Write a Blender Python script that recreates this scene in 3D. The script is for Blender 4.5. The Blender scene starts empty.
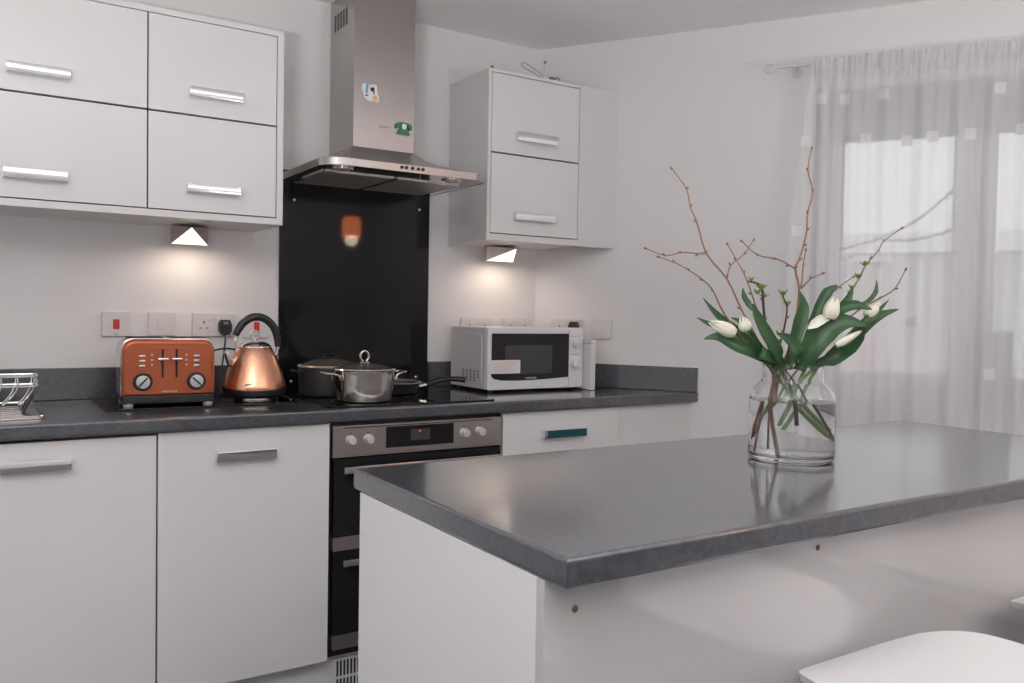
import bpy, bmesh, math, random
from mathutils import Vector, Matrix
random.seed(7)
PI = math.pi
SC = bpy.context.scene
COL = SC.collection

# ------------------------------------------------------------------ materials
def mat(name, col, rough=0.5, metal=0.0, **k):
    m = bpy.data.materials.new(name); m.use_nodes = True
    nt = m.node_tree; b = nt.nodes['Principled BSDF']
    b.inputs['Base Color'].default_value = (*col, 1)
    b.inputs['Roughness'].default_value = rough
    b.inputs['Metallic'].default_value = metal
    if 'coat' in k: b.inputs['Coat Weight'].default_value = k['coat']; b.inputs['Coat Roughness'].default_value = k.get('coat_rough', .05)
    if 'coat_ior' in k: b.inputs['Coat IOR'].default_value = k['coat_ior']
    if 'spec' in k: b.inputs['Specular IOR Level'].default_value = k['spec']
    if 'trans' in k: b.inputs['Transmission Weight'].default_value = k['trans']
    if 'ior' in k: b.inputs['IOR'].default_value = k['ior']
    if 'aniso' in k: b.inputs['Anisotropic'].default_value = k['aniso']
    if 'sheen' in k: b.inputs['Sheen Weight'].default_value = k['sheen']
    if 'sss' in k: b.inputs['Subsurface Weight'].default_value = k['sss']; b.inputs['Subsurface Scale'].default_value = .01
    if 'emit' in k: b.inputs['Emission Color'].default_value = (*k['emit'], 1); b.inputs['Emission Strength'].default_value = k.get('power', 1)
    if 'noise' in k:      # (scale vector, second colour, contrast lo, hi)
        sc, c2, lo, hi = k['noise']
        tc = nt.nodes.new('ShaderNodeTexCoord'); mp = nt.nodes.new('ShaderNodeMapping'); n = nt.nodes.new('ShaderNodeTexNoise')
        r = nt.nodes.new('ShaderNodeValToRGB')
        mp.inputs['Scale'].default_value = sc; n.inputs['Scale'].default_value = 1; n.inputs['Detail'].default_value = 6; n.inputs['Roughness'].default_value = .65
        r.color_ramp.elements[0].position = lo; r.color_ramp.elements[1].position = hi
        r.color_ramp.elements[0].color = (*col, 1); r.color_ramp.elements[1].color = (*c2, 1)
        nt.links.new(tc.outputs['Object'], mp.inputs['Vector']); nt.links.new(mp.outputs[0], n.inputs['Vector'])
        nt.links.new(n.outputs['Fac'], r.inputs['Fac']); nt.links.new(r.outputs[0], b.inputs['Base Color'])
        if 'bump' in k:
            bp = nt.nodes.new('ShaderNodeBump'); bp.inputs['Strength'].default_value = k['bump']; bp.inputs['Distance'].default_value = .002
            nt.links.new(n.outputs['Fac'], bp.inputs['Height']); nt.links.new(bp.outputs[0], b.inputs['Normal'])
    return m

M = {}
M['wall'] = mat('wall_paint', (.735, .718, .722), .62, spec=.3, noise=((60, 60, 60), (.745, .73, .734), .3, .7), bump=.03)
M['ceiling'] = mat('ceiling_paint', (.88, .87, .872), .8, spec=.2)
M['floor'] = mat('floor_boards', (.12, .12, .12), .5, noise=((2.5, 30, 2), (.09, .09, .09), .3, .7))
M['gloss'] = mat('white_gloss_door', (.735, .718, .722), .22, spec=.5)
M['gloss_panel'] = mat('shaded_gloss_panel', (.53, .52, .524), .015, spec=1.0)  # greyer than the other gloss white, to paint in the front panel's shade
M['carcass'] = mat('white_carcass_board', (.72, .70, .70), .35)
M['filler'] = mat('white_filler_board', (.70, .685, .69), .4)
M['shadowgap'] = mat('door_gap_shade', (.09, .09, .095), .7)  # dark colour that paints the shade inside the door gaps
M['slate'] = mat('slate_grey_laminate', (.042, .046, .057), .28, spec=.65, coat=1.0, coat_rough=.11, coat_ior=1.62, noise=((70, 160, 90), (.098, .103, .119), .38, .76), bump=.04)
M['chrome'] = mat('polished_chrome', (.80, .81, .83), .09, 1)
M['steel'] = mat('brushed_steel', (.46, .435, .42), .27, 1, noise=((4, 4, 260), (.52, .49, .475), .3, .7))
M['panel_steel'] = mat('oven_steel', (.50, .465, .45), .34, 1, noise=((3, 3, 240), (.54, .50, .485), .3, .7))
M['polsteel'] = mat('polished_steel', (.70, .665, .63), .13, 1)
M['filter'] = mat('grease_filter_mesh', (.62, .585, .55), .5, .8, noise=((240, 240, 240), (.48, .45, .42), .35, .65))
M['blackglass'] = mat('black_glass', (.008, .008, .010), .04, spec=.30)
M['ovenglass'] = mat('oven_black_glass', (.012, .012, .014), .07, spec=.35)
M['black'] = mat('black_plastic', (.016, .016, .018), .35)
M['blackmetal'] = mat('dark_pan_coating', (.028, .028, .03), .38, spec=.5)
M['grey'] = mat('grey_plastic', (.20, .20, .21), .5)
M['knob'] = mat('silver_knob', (.62, .61, .62), .42, .25)
M['copperpaint'] = mat('copper_paint', (.47, .108, .036), .30, .55, coat=.6, coat_rough=.08)
M['copper'] = mat('brushed_copper', (.70, .33, .205), .24, 1, noise=((150, 150, 3), (.77, .40, .27), .3, .7))
M['whiteplastic'] = mat('white_plastic', (.74, .735, .77), .3)
M['microside'] = mat('microwave_side_paint', (.63, .60, .61), .35)
M['microwin'] = mat('microwave_window_mesh', (.045, .047, .052), .25)
M['socket'] = mat('socket_plastic', (.68, .645, .655), .3)
M['teal'] = mat('teal_reflection_paint', (.004, .085, .105), .22, .3)  # reflection of the room painted as colour on the drawer handle
M['tri'] = mat('satin_lamp_housing', (.50, .43, .38), .38, .6)
M['mark'] = mat('dim_display', (.055, .055, .058), .3)
M['palegrey'] = mat('pale_grey_cable', (.44, .43, .43), .5)
M['smokelid'] = mat('tinted_lid_glass', (.085, .070, .062), .07, spec=.8)
M['panrim'] = mat('pale_bronze_rim', (.50, .41, .33), .3, .5)
M['red'] = mat('red_rocker', (.62, .03, .035), .35)
M['redlit'] = mat('red_indicator', (.5, .05, .03), .4, emit=(1, .12, .06), power=.7)
M['brown'] = mat('brown_screw_cap', (.19, .085, .035), .5)
M['stool'] = mat('white_stool_shell', (.66, .655, .658), .42, spec=.3)
M['twig'] = mat('twig_bark', (.25, .125, .085), .6, noise=((90, 90, 90), (.32, .175, .11), .3, .7))
M['darktwig'] = mat('dark_twig_bark', (.055, .036, .025), .6)
M['bud'] = mat('twig_bud', (.26, .15, .055), .6)
M['sprout'] = mat('green_sprout', (.17, .29, .045), .5)
M['leaf'] = mat('tulip_leaf', (.026, .080, .030), .38, spec=.5, noise=((30, 30, 10), (.055, .128, .048), .3, .75))
M['stem'] = mat('tulip_stem', (.16, .30, .08), .45)
M['petal'] = mat('tulip_petal', (.80, .76, .62), .5, sss=.15, noise=((70, 70, 24), (.84, .79, .70), .3, .7))
M['rod'] = mat('white_rod_paint', (.66, .65, .655), .35)
M['upvc'] = mat('white_window_plastic', (.62, .62, .63), .3)
M['blind'] = mat('grey_blind_cloth', (.30, .295, .30), .8)
M['bluegrey'] = mat('blue_grey_card', (.36, .40, .47), .6)
M['paper'] = mat('white_paper', (.78, .75, .74), .6)
M['pink'] = mat('red_print', (.62, .40, .39), .6)
M['blue'] = mat('blue_print', (.12, .38, .62), .5)
M['orange'] = mat('orange_print', (.75, .47, .20), .5)
M['green'] = mat('green_enamel', (.035, .20, .08), .3)
M['toastgap'] = mat('dark_slot', (.008, .007, .007), .7)
M['brick'] = mat('pale_render', (.80, .79, .79), .9)
M['redbrick'] = mat('red_brick', (.66, .47, .45), .9, noise=((3, 3, 9), (.70, .53, .51), .3, .7))
M['roof'] = mat('roof_tile', (.70, .695, .70), .8)
M['lawn'] = mat('winter_grass', (.40, .40, .36), .9)
M['bark'] = mat('street_tree_bark', (.33, .31, .30), .9)
M['warm_lens'] = mat('lamp_lens', (.9, .85, .78), .4, emit=(1, .84, .70), power=1.1)
M['glowshade'] = mat('glowing_copper_shade', (.75, .33, .17), .3, .6, emit=(1, .27, .10), power=7)
M['bulb'] = mat('bulb_glow', (1, .9, .8), .4, emit=(1, .78, .50), power=40)
M['ceil_lamp'] = mat('opal_diffuser', (.9, .9, .9), .4, emit=(1, .95, .90), power=7)
M['hood_lens'] = mat('hood_lamp_lens', (.55, .53, .52), .25)
M['water_stone'] = mat('pale_vase_base', (.75, .77, .76), .15)

def glass(name, col, ior, rough=0.0):
    m = bpy.data.materials.new(name); m.use_nodes = True; nt = m.node_tree; nt.nodes.clear()
    o = nt.nodes.new('ShaderNodeOutputMaterial'); g = nt.nodes.new('ShaderNodeBsdfGlass')
    g.inputs['Color'].default_value = (*col, 1); g.inputs['IOR'].default_value = ior; g.inputs['Roughness'].default_value = rough
    nt.links.new(g.outputs[0], o.inputs['Surface']); return m
def sheer(name, fac, col, gloss=0.0):
    """thin sheet: part open weave (straight through), part cloth or glass reflection"""
    m = bpy.data.materials.new(name); m.use_nodes = True; nt = m.node_tree; nt.nodes.clear()
    o = nt.nodes.new('ShaderNodeOutputMaterial'); mx = nt.nodes.new('ShaderNodeMixShader'); t = nt.nodes.new('ShaderNodeBsdfTransparent')
    mx.inputs[0].default_value = fac
    nt.links.new(t.outputs[0], mx.inputs[1])
    if gloss:
        g = nt.nodes.new('ShaderNodeBsdfGlossy'); g.inputs['Roughness'].default_value = .02; g.inputs['Color'].default_value = (*col, 1)
        f = nt.nodes.new('ShaderNodeFresnel'); f.inputs['IOR'].default_value = 1.5
        nt.links.new(f.outputs[0], mx.inputs[0]); nt.links.new(g.outputs[0], mx.inputs[2])
    else:
        d = nt.nodes.new('ShaderNodeBsdfDiffuse'); d.inputs['Color'].default_value = (*col, 1)
        l = nt.nodes.new('ShaderNodeBsdfTranslucent'); l.inputs['Color'].default_value = (*col, 1)
        m2 = nt.nodes.new('ShaderNodeMixShader'); m2.inputs[0].default_value = .5
        nt.links.new(d.outputs[0], m2.inputs[1]); nt.links.new(l.outputs[0], m2.inputs[2]); nt.links.new(m2.outputs[0], mx.inputs[2])
    nt.links.new(mx.outputs[0], o.inputs['Surface']); return m
M['vaseglass'] = glass('clear_vase_glass', (1, 1, 1), 1.45)
M['water'] = glass('clear_water', (1, 1, 1), 1.33)
M['lidglass'] = sheer('lid_glass', .1, (.8, .8, .8), gloss=1)
M['pane'] = sheer('window_glass', .1, (.9, .9, .9), gloss=1)
M['voile'] = sheer('voile_cloth', .77, (.95, .945, .95))
M['voiletop'] = sheer('gathered_voile_cloth', .90, (.88, .875, .88))
M['patch'] = sheer('woven_patch', .93, (.95, .95, .95))

# ------------------------------------------------------------------ mesh builder
class MB:
    def __init__(s): s.v = []; s.f = []; s.m = []
    def raw(s, vs, fs, mi=0):
        b = len(s.v); s.v += [tuple(v) for v in vs]
        for f in fs: s.f.append(tuple(b + i for i in f)); s.m.append(mi)
        return s
    def bm(s, bm, mi=0, mx=None):
        if mx is not None: bm.transform(mx)
        bm.verts.index_update()
        s.raw([v.co[:] for v in bm.verts], [[v.index for v in f.verts] for f in bm.faces], mi); bm.free(); return s
    def box(s, lo, hi, bev=0.0, mi=0, seg=2, edges=None, mx=None):
        bm = bmesh.new(); bmesh.ops.create_cube(bm, size=1)
        for v in bm.verts: v.co = Vector([lo[i] + (v.co[i] + .5) * (hi[i] - lo[i]) for i in range(3)])
        if bev > 0:
            es = [e for e in bm.edges if edges is None or edges(e)]
            bmesh.ops.bevel(bm, geom=es, offset=bev, segments=seg, affect='EDGES', profile=.5)
        return s.bm(bm, mi, mx)
    def lathe(s, prof, c=(0, 0, 0), n=40, mi=0, mx=None, closed=False):
        vs, fs = [], []
        rings = []
        for r, z in prof:
            if r < 1e-6: rings.append([len(vs)]); vs.append((0, 0, z))
            else:
                rings.append(list(range(len(vs), len(vs) + n)))
                vs += [(r * math.cos(2 * PI * i / n), r * math.sin(2 * PI * i / n), z) for i in range(n)]
        pairs = list(zip(rings[:-1], rings[1:])) + ([(rings[-1], rings[0])] if closed else [])
        for a, b in pairs:
            for i in range(n):
                j = (i + 1) % n
                if len(a) == 1 and len(b) == 1: continue
                if len(a) == 1: fs.append((a[0], b[j], b[i]))
                elif len(b) == 1: fs.append((a[i], a[j], b[0]))
                else: fs.append((a[i], a[j], b[j], b[i]))
        if mx is not None: vs = [(mx @ Vector(v))[:] for v in vs]
        return s.raw([(v[0] + c[0], v[1] + c[1], v[2] + c[2]) for v in vs], fs, mi)
    def cyl(s, a, b, r, n=20, mi=0, r2=None, bev=0.0):
        a = Vector(a); b = Vector(b); d = b - a; L = d.length
        r2 = r if r2 is None else r2
        p = [(0, 0), (r - bev, 0), (r, bev), (r2, L - bev), (r2 - bev, L), (0, L)] if bev else [(0, 0), (r, 0), (r2, L), (0, L)]
        mx = Matrix.Translation(a) @ d.to_track_quat('Z', 'Y').to_matrix().to_4x4()
        return s.lathe(p, n=n, mi=mi, mx=mx)
    def tube(s, pts, r, n=8, mi=0, closed=False, cap=True):
        P = [Vector(p) for p in pts]; k = len(P)
        R = r if isinstance(r, (list, tuple)) else [r] * k
        vs, fs = [], []
        up = None
        for i in range(k):
            t = (P[(i + 1) % k] - P[i - 1]) if closed else (P[min(i + 1, k - 1)] - P[max(i - 1, 0)])
            t.normalize()
            if up is None: up = t.orthogonal().normalized()
            up = (up - t * up.dot(t)); up = up.normalized() if up.length > 1e-6 else t.orthogonal().normalized()
            w = t.cross(up)
            for j in range(n):
                a = 2 * PI * j / n; vs.append(P[i] + (up * math.cos(a) + w * math.sin(a)) * R[i])
        for i in range(k if closed else k - 1):
            for j in range(n):
                a, b = i * n + j, i * n + (j + 1) % n; c = ((i + 1) % k) * n
                fs.append((a, b, c + (j + 1) % n, c + j))
        if cap and not closed: fs += [tuple(range(n))[::-1], tuple(range((k - 1) * n, k * n))]
        return s.raw(vs, fs, mi)
    def prism(s, poly, h0, h1, bev=0.0, mi=0, mx=None, seg=2, which='all'):
        """polygon in xy extruded in z from h0 to h1, then mx"""
        bm = bmesh.new(); lo = [bm.verts.new((x, y, h0)) for x, y in poly]; hi = [bm.verts.new((x, y, h1)) for x, y in poly]
        n = len(poly); bm.faces.new(lo[::-1]); bm.faces.new(hi)
        for i in range(n): bm.faces.new((lo[i], lo[(i + 1) % n], hi[(i + 1) % n], hi[i]))
        bmesh.ops.recalc_face_normals(bm, faces=bm.faces)
        if bev:
            if which == 'all': es = [e for e in bm.edges if abs(e.verts[0].co.z - e.verts[1].co.z) < 1e-7]
            elif which == 'top': es = [e for e in bm.edges if e.verts[0].co.z > h1 - 1e-7 and e.verts[1].co.z > h1 - 1e-7]
            bmesh.ops.bevel(bm, geom=es, offset=bev, segments=seg, affect='EDGES', profile=.5)
        return s.bm(bm, mi, mx)
    def quad(s, a, b, c, d, mi=0): return s.raw([a, b, c, d], [(0, 1, 2, 3)], mi)

def rrect(x0, y0, x1, y1, r, n=6):
    pts = []
    for cx, cy, a0 in ((x1 - r, y1 - r, 0), (x0 + r, y1 - r, 90), (x0 + r, y0 + r, 180), (x1 - r, y0 + r, 270)):
        for i in range(n + 1):
            a = math.radians(a0 + 90 * i / n); pts.append((cx + r * math.cos(a), cy + r * math.sin(a)))
    return pts
def smooth_path(pts, k=4):
    """Catmull-Rom through the points"""
    P = [Vector(p) for p in pts]; out = []
    for i in range(len(P) - 1):
        p0, p1, p2, p3 = P[max(i - 1, 0)], P[i], P[i + 1], P[min(i + 2, len(P) - 1)]
        for j in range(k):
            t = j / k
            out.append(.5 * ((2 * p1) + (p2 - p0) * t + (2 * p0 - 5 * p1 + 4 * p2 - p3) * t * t + (3 * p1 - p0 - 3 * p2 + p3) * t ** 3))
    out.append(P[-1]); return out
def lerp_list(v, k):
    out = []
    for i in range(len(v) - 1): out += [v[i] + (v[i + 1] - v[i]) * j / k for j in range(k)]
    return out + [v[-1]]

def build(name, mb, mats, parent=None, local=False, sharp=35, flat=False):
    """one mesh object; coordinates are world unless local"""
    off = Vector((0, 0, 0))
    if parent is not None and not local:
        p = parent
        while p is not None: off += p.location; p = p.parent
    me = bpy.data.meshes.new(name)
    me.from_pydata([tuple(Vector(v) - off) for v in mb.v], [], mb.f)
    bm = bmesh.new(); bm.from_mesh(me)
    bmesh.ops.recalc_face_normals(bm, faces=bm.faces) if not flat else None
    bm.to_mesh(me); bm.free()
    for mm in (mats if isinstance(mats, (list, tuple)) else [mats]): me.materials.append(M[mm])
    me.polygons.foreach_set('material_index', mb.m)
    me.polygons.foreach_set('use_smooth', [True] * len(me.polygons))
    me.set_sharp_from_angle(angle=math.radians(sharp))
    o = bpy.data.objects.new(name, me); COL.objects.link(o)
    if not flat:
        wn = o.modifiers.new('weighted_normals', 'WEIGHTED_NORMAL'); wn.keep_sharp = True; wn.weight = 90
    if parent is not None: o.parent = parent
    return o
def tag(o, label, cat=None, group=None):
    o['label'] = label
    if cat: o['category'] = cat
    if group: o['group'] = group
    return o
def thing(name, label, cat, loc=(0, 0, 0), rotz=0.0, group=None):
    e = bpy.data.objects.new(name, None); COL.objects.link(e); e.empty_display_size = .05
    e.location = loc; e.rotation_euler = (0, 0, rotz); return tag(e, label, cat, group)
def struct(name, mb, m, parent=None, **k):
    o = build(name, mb, m, parent, **k)
    if parent is None: o['kind'] = 'structure'
    return o

# plant outlines in the vase frame (metres from the vase base)
BRANCHES = {
'a': [(-0.070,0.047,0.042),(-0.037,0.034,0.120),(-0.024,0.034,0.185),(-0.047,0.058,0.254),(-0.074,0.084,0.323),(-0.096,0.107,0.388),(-0.130,0.137,0.443),(-0.144,0.154,0.512),(-0.152,0.167,0.544),(-0.156,0.176,0.585),(-0.178,0.199,0.629)],
'b': [(-0.127,0.140,0.443),(-0.154,0.138,0.441),(-0.195,0.145,0.442),(-0.236,0.152,0.433),(-0.281,0.162,0.446)],
'c': [(-0.036,0.047,0.009),(-0.028,0.036,0.120),(-0.028,0.028,0.177),(-0.082,0.054,0.243),(-0.132,0.078,0.311),(-0.158,0.087,0.360),(-0.182,0.092,0.381),(-0.212,0.102,0.400),(-0.245,0.113,0.416),(-0.278,0.124,0.426)],
'd': [(-0.052,0.010,0.025),(-0.049,0.011,0.123),(-0.044,0.009,0.187),(-0.059,0.020,0.266),(-0.082,0.036,0.329),(-0.090,0.040,0.353),(-0.105,0.050,0.397),(-0.119,0.059,0.425),(-0.135,0.069,0.456)],
'e': [(-0.100,0.103,0.390),(-0.080,0.111,0.418),(-0.043,0.108,0.444),(-0.012,0.110,0.476)],
'f': [(0.009,0.010,0.411),(-0.012,0.009,0.418),(-0.045,0.016,0.430),(-0.088,0.029,0.436),(-0.124,0.039,0.462)],
'g': [(0.000,0.024,0.006),(-0.011,0.034,0.119),(-0.005,0.031,0.185),(0.019,0.016,0.266),(0.026,0.013,0.336),(0.026,0.012,0.371),(0.018,0.017,0.412),(0.024,0.013,0.430),(0.031,0.008,0.461),(0.036,0.004,0.495),(0.036,0.003,0.531),(0.044,-0.002,0.579),(0.034,0.004,0.624),(0.040,0.001,0.669)],
'h': [(0.029,0.008,0.369),(0.040,0.014,0.419),(0.053,0.019,0.452)],
'i': [(0.029,0.008,0.369),(0.032,-0.011,0.388),(0.041,-0.034,0.400)],
'j': [(-0.059,0.040,0.047),(-0.023,0.027,0.120),(0.018,0.010,0.186),(0.080,-0.019,0.278),(0.128,-0.040,0.358),(0.153,-0.047,0.397),(0.168,-0.049,0.421),(0.184,-0.051,0.437),(0.204,-0.056,0.457),(0.220,-0.058,0.479),(0.258,-0.074,0.508)],
'k': [(0.081,-0.041,0.279),(0.117,-0.071,0.323),(0.147,-0.099,0.349),(0.169,-0.121,0.370),(0.181,-0.136,0.409)],
'l': [(0.052,0.014,0.288),(0.094,0.008,0.335),(0.143,-0.002,0.375),(0.184,-0.008,0.399)],
'm': [(-0.015,-0.023,0.078),(-0.020,-0.021,0.125),(-0.040,-0.009,0.188),(-0.070,0.010,0.245),(-0.078,0.014,0.298),(-0.083,0.016,0.340),(-0.087,0.016,0.365),(-0.097,0.021,0.376),(-0.111,0.027,0.379)],
'n': [(0.052,-0.044,0.042),(0.016,-0.022,0.132),(-0.023,0.000,0.192),(-0.039,0.007,0.234),(-0.035,0.001,0.271),(-0.033,-0.004,0.303),(-0.035,-0.007,0.328),(-0.045,-0.005,0.348)],
}
LEAVES = {
'L1': ([(-0.026,0.024,0.186),(-0.063,0.043,0.229),(-0.104,0.066,0.271),(-0.144,0.087,0.307),(-0.173,0.101,0.344)],(0.0054,0.0119,0.0130,0.0086,0.0005),0.20),
'L2': ([(-0.116,0.061,0.269),(-0.147,0.069,0.279),(-0.179,0.079,0.289),(-0.206,0.084,0.302)],(0.0022,0.0054,0.0065,0.0005),0.50),
'L3': ([(-0.060,-0.001,0.197),(-0.098,0.015,0.222),(-0.141,0.034,0.244),(-0.178,0.050,0.261),(-0.209,0.061,0.257)],(0.0065,0.0140,0.0162,0.0108,0.0005),-0.20),
'L4': ([(-0.060,-0.025,0.196),(-0.102,-0.012,0.221),(-0.148,0.003,0.227),(-0.183,0.010,0.215),(-0.207,0.009,0.193)],(0.0086,0.0140,0.0151,0.0130,0.0011),0.10),
'L5': ([(-0.054,-0.017,0.194),(-0.072,-0.010,0.235),(-0.095,0.001,0.275),(-0.113,0.007,0.308),(-0.124,0.009,0.333)],(0.0108,0.0184,0.0173,0.0119,0.0011),0.30),
'L6': ([(-0.093,0.036,0.319),(-0.097,0.044,0.333),(-0.102,0.051,0.348),(-0.101,0.056,0.367)],(0.0022,0.0076,0.0065,0.0005),0.00),
'L7': ([(-0.086,0.005,0.235),(-0.116,0.014,0.264),(-0.141,0.019,0.291),(-0.168,0.025,0.303)],(0.0032,0.0086,0.0076,0.0005),0.40),
'L8': ([(-0.021,-0.003,0.196),(-0.009,-0.005,0.245),(0.004,-0.009,0.295),(0.013,-0.010,0.329),(0.008,-0.003,0.363)],(0.0076,0.0130,0.0162,0.0130,0.0011),0.20),
'L9': ([(-0.055,-0.052,0.198),(-0.058,-0.055,0.225),(-0.070,-0.052,0.248),(-0.085,-0.048,0.262),(-0.104,-0.041,0.272)],(0.0130,0.0194,0.0173,0.0119,0.0011),0.20),
'L10': ([(0.048,0.014,0.244),(0.065,0.005,0.289),(0.080,-0.002,0.331),(0.094,-0.011,0.362),(0.113,-0.022,0.378)],(0.0043,0.0097,0.0119,0.0119,0.0011),-0.20),
'L11': ([(-0.037,-0.052,0.195),(-0.027,-0.065,0.242),(-0.007,-0.085,0.278),(0.019,-0.111,0.297),(0.049,-0.139,0.291)],(0.0130,0.0238,0.0270,0.0184,0.0011),0.00),
'L12': ([(0.015,-0.059,0.269),(0.027,-0.073,0.309),(0.040,-0.090,0.326),(0.056,-0.109,0.332),(0.077,-0.132,0.325)],(0.0054,0.0097,0.0130,0.0119,0.0011),-0.10),
'L13': ([(0.045,-0.021,0.196),(0.095,-0.046,0.236),(0.136,-0.064,0.280),(0.173,-0.081,0.311),(0.216,-0.102,0.328)],(0.0065,0.0119,0.0140,0.0108,0.0006),0.20),
'L14': ([(0.157,-0.052,0.337),(0.178,-0.057,0.348),(0.195,-0.059,0.368),(0.202,-0.055,0.392)],(0.0032,0.0054,0.0054,0.0005),0.20),
'L15': ([(0.082,-0.078,0.269),(0.109,-0.094,0.302),(0.133,-0.108,0.323),(0.152,-0.120,0.347)],(0.0043,0.0065,0.0054,0.0005),0.30),
'L16': ([(-0.006,-0.060,0.197),(0.020,-0.082,0.219),(0.044,-0.102,0.249),(0.057,-0.115,0.270),(0.063,-0.124,0.291)],(0.0086,0.0173,0.0216,0.0151,0.0011),-0.10),
'L17': ([(0.052,-0.057,0.300),(0.069,-0.063,0.326),(0.085,-0.069,0.348),(0.097,-0.071,0.374)],(0.0054,0.0108,0.0086,0.0016),0.30),
}
STEMS = {
'F1': [(-0.028,0.025,0.186),(-0.080,0.036,0.229),(-0.120,0.040,0.253),(-0.150,0.035,0.267)],
'F2': [(-0.019,0.020,0.190),(-0.064,0.023,0.234),(-0.106,0.023,0.264),(-0.133,0.013,0.279)],
'F3': [(0.025,-0.008,0.191),(0.020,-0.039,0.247),(0.012,-0.068,0.286),(-0.005,-0.092,0.307)],
'F4': [(0.039,-0.018,0.194),(0.081,-0.050,0.247),(0.111,-0.076,0.291),(0.127,-0.093,0.315)],
'F5': [(0.050,-0.025,0.192),(0.040,-0.057,0.224),(0.029,-0.088,0.247),(0.014,-0.118,0.260)],
}
FLOWERS = {
'F1': ((-0.146,0.033,0.270),(-0.194,0.064,0.294)),
'F2': ((-0.133,0.013,0.276),(-0.143,0.021,0.307)),
'F3': ((-0.006,-0.091,0.304),(0.006,-0.097,0.350)),
'F3b': ((-0.006,-0.091,0.306),(-0.043,-0.068,0.283)),
'F4': ((0.120,-0.089,0.310),(0.149,-0.106,0.341)),
'F5': ((-0.003,-0.107,0.250),(0.042,-0.135,0.281)),
}

# ------------------------------------------------------------------ the room
ANG = math.radians(-58.014)
PX = 1.1208                                   # where the angled wall leaves the back wall
WX, WY = math.cos(ANG), math.sin(ANG)
NX, NY = math.sin(ANG), -math.cos(ANG)        # into the room
H = 2.315
LEN = 2.9
def on_wall(s, off, z): return (PX + WX * s + NX * off, WY * s + NY * off, z)
EX, EY = PX + WX * LEN, WY * LEN
XL, YR = -2.6, -5.4
struct('floor', MB().box((XL - .2, YR - .2, -.05), (EX + 1.0, .2, 0)), 'floor')
struct('ceiling', MB().box((XL - .2, YR - .2, H), (EX + 1.0, .2, H + .06)), 'ceiling')
struct('wall_back', MB().box((XL - .2, 0, 0), (PX + .12, .2, H)), 'wall')
def wall_obj(name, pieces):
    mb = MB()
    for lo, hi in pieces: mb.box(lo, hi)
    o = build(name, mb, 'wall'); o.location = (PX, 0, 0); o.rotation_euler = (0, 0, ANG); o['kind'] = 'structure'; return o
WS0, WS1, WZ0, WZ1 = 1.111, 2.17, .935, 2.036          # window opening along the angled wall
wall_obj('wall_right', [((0, 0, 0), (WS0, .22, H)), ((WS1, 0, 0), (LEN, .22, H)), ((WS0, 0, 0), (WS1, .22, WZ0)), ((WS0, 0, WZ1), (WS1, .22, H))])
struct('wall_side', MB().box((EX, YR, 0), (EX + .2, EY + .06, H)), 'wall')
# unseen glazed door added in the left wall to let fill daylight in
RD0, RD1, RDZ = -3.7, -2.8, 2.1
struct('wall_rear', MB().box((XL - .2, YR - .2, 0), (EX + .2, YR, H)), 'wall')
struct('wall_left', MB().box((XL - .2, YR, 0), (XL, RD0, H)).box((XL - .2, RD1, 0), (XL, 0, H)).box((XL - .2, RD0, RDZ), (XL, RD1, H)), 'wall')
ya, yb_, ym_ = XL - .13, XL - .07, (RD0 + RD1) / 2
door = struct('fill_light_door', MB().box((ya, RD0, 0), (yb_, RD0 + .09, RDZ)).box((ya, RD1 - .09, 0), (yb_, RD1, RDZ)).box((ya, RD0 + .09, RDZ - .09), (yb_, RD1 - .09, RDZ)).box((ya, RD0 + .09, 0), (yb_, RD1 - .09, .12)), 'upvc')
build('pane', MB().box((ya + .027, RD0 + .09, .12), (ya + .033, RD1 - .09, RDZ - .09)), 'pane', door)

# window in the angled wall: frame, mullion, two casements, glass, handle, sill board (local x along the wall, y outwards)
def wallframe(o): o.location = (PX, 0, 0); o.rotation_euler = (0, 0, ANG); return o
fo = MB().box((WS0, .09, WZ0), (WS0 + .05, .16, WZ1), .004).box((WS1 - .05, .09, WZ0), (WS1, .16, WZ1), .004).box((WS0 + .05, .09, WZ1 - .06), (WS1 - .05, .16, WZ1), .004).box((WS0 + .05, .09, WZ0), (WS1 - .05, .16, WZ0 + .03), .004).box((1.615, .09, WZ0 + .03), (1.66, .16, WZ1 - .06), .004)
win = wallframe(struct('window_1', fo, 'upvc'))
def sash(a, b):
    z0, z1 = WZ0 + .03, WZ1 - .06; t = .045
    return MB().box((a, .075, z0), (a + t, .135, z1), .005).box((b - t, .075, z0), (b, .135, z1), .005).box((a + t, .075, z1 - .11), (b - t, .135, z1), .005).box((a + t, .075, z0), (b - t, .135, z0 + .05), .005)
for a, b in ((WS0 + .05, 1.615), (1.66, WS1 - .05)):
    sh = build('sash', sash(a, b), 'upvc', win, local=True)
    build('glass', MB().box((a + .045, .103, WZ0 + .08), (b - .045, .107, WZ1 - .17)), 'pane', sh, local=True)
    hx = b - .0225 if b < 1.63 else a + .0225
    build('handle', MB().box((hx - .008, .064, 1.44), (hx + .008, .075, 1.50), .002).box((hx - .007, .045, 1.485), (hx + .007, .058, 1.565), .004).box((hx - .006, .055, 1.485), (hx + .006, .066, 1.50)), 'upvc', sh, local=True)
build('window_sill', MB().box((WS0 - .04, -.045, WZ0 - .022), (WS1 + .04, .09, WZ0 + .003), .006), 'upvc', win, local=True)
bl = wallframe(build('window_blind', MB().prism([(.03, 1.865), (.055, 1.86), (.075, 1.875), (.075, WZ1 - .002), (.03, WZ1 - .002)], WS0 + .01, WS1 - .01, mx=Matrix(((0, 0, 1, 0), (1, 0, 0, 0), (0, 1, 0, 0), (0, 0, 0, 1)))), 'blind'))
tag(bl, 'folded grey blind at the top of the window, behind the sheer curtain', 'blind')
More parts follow.
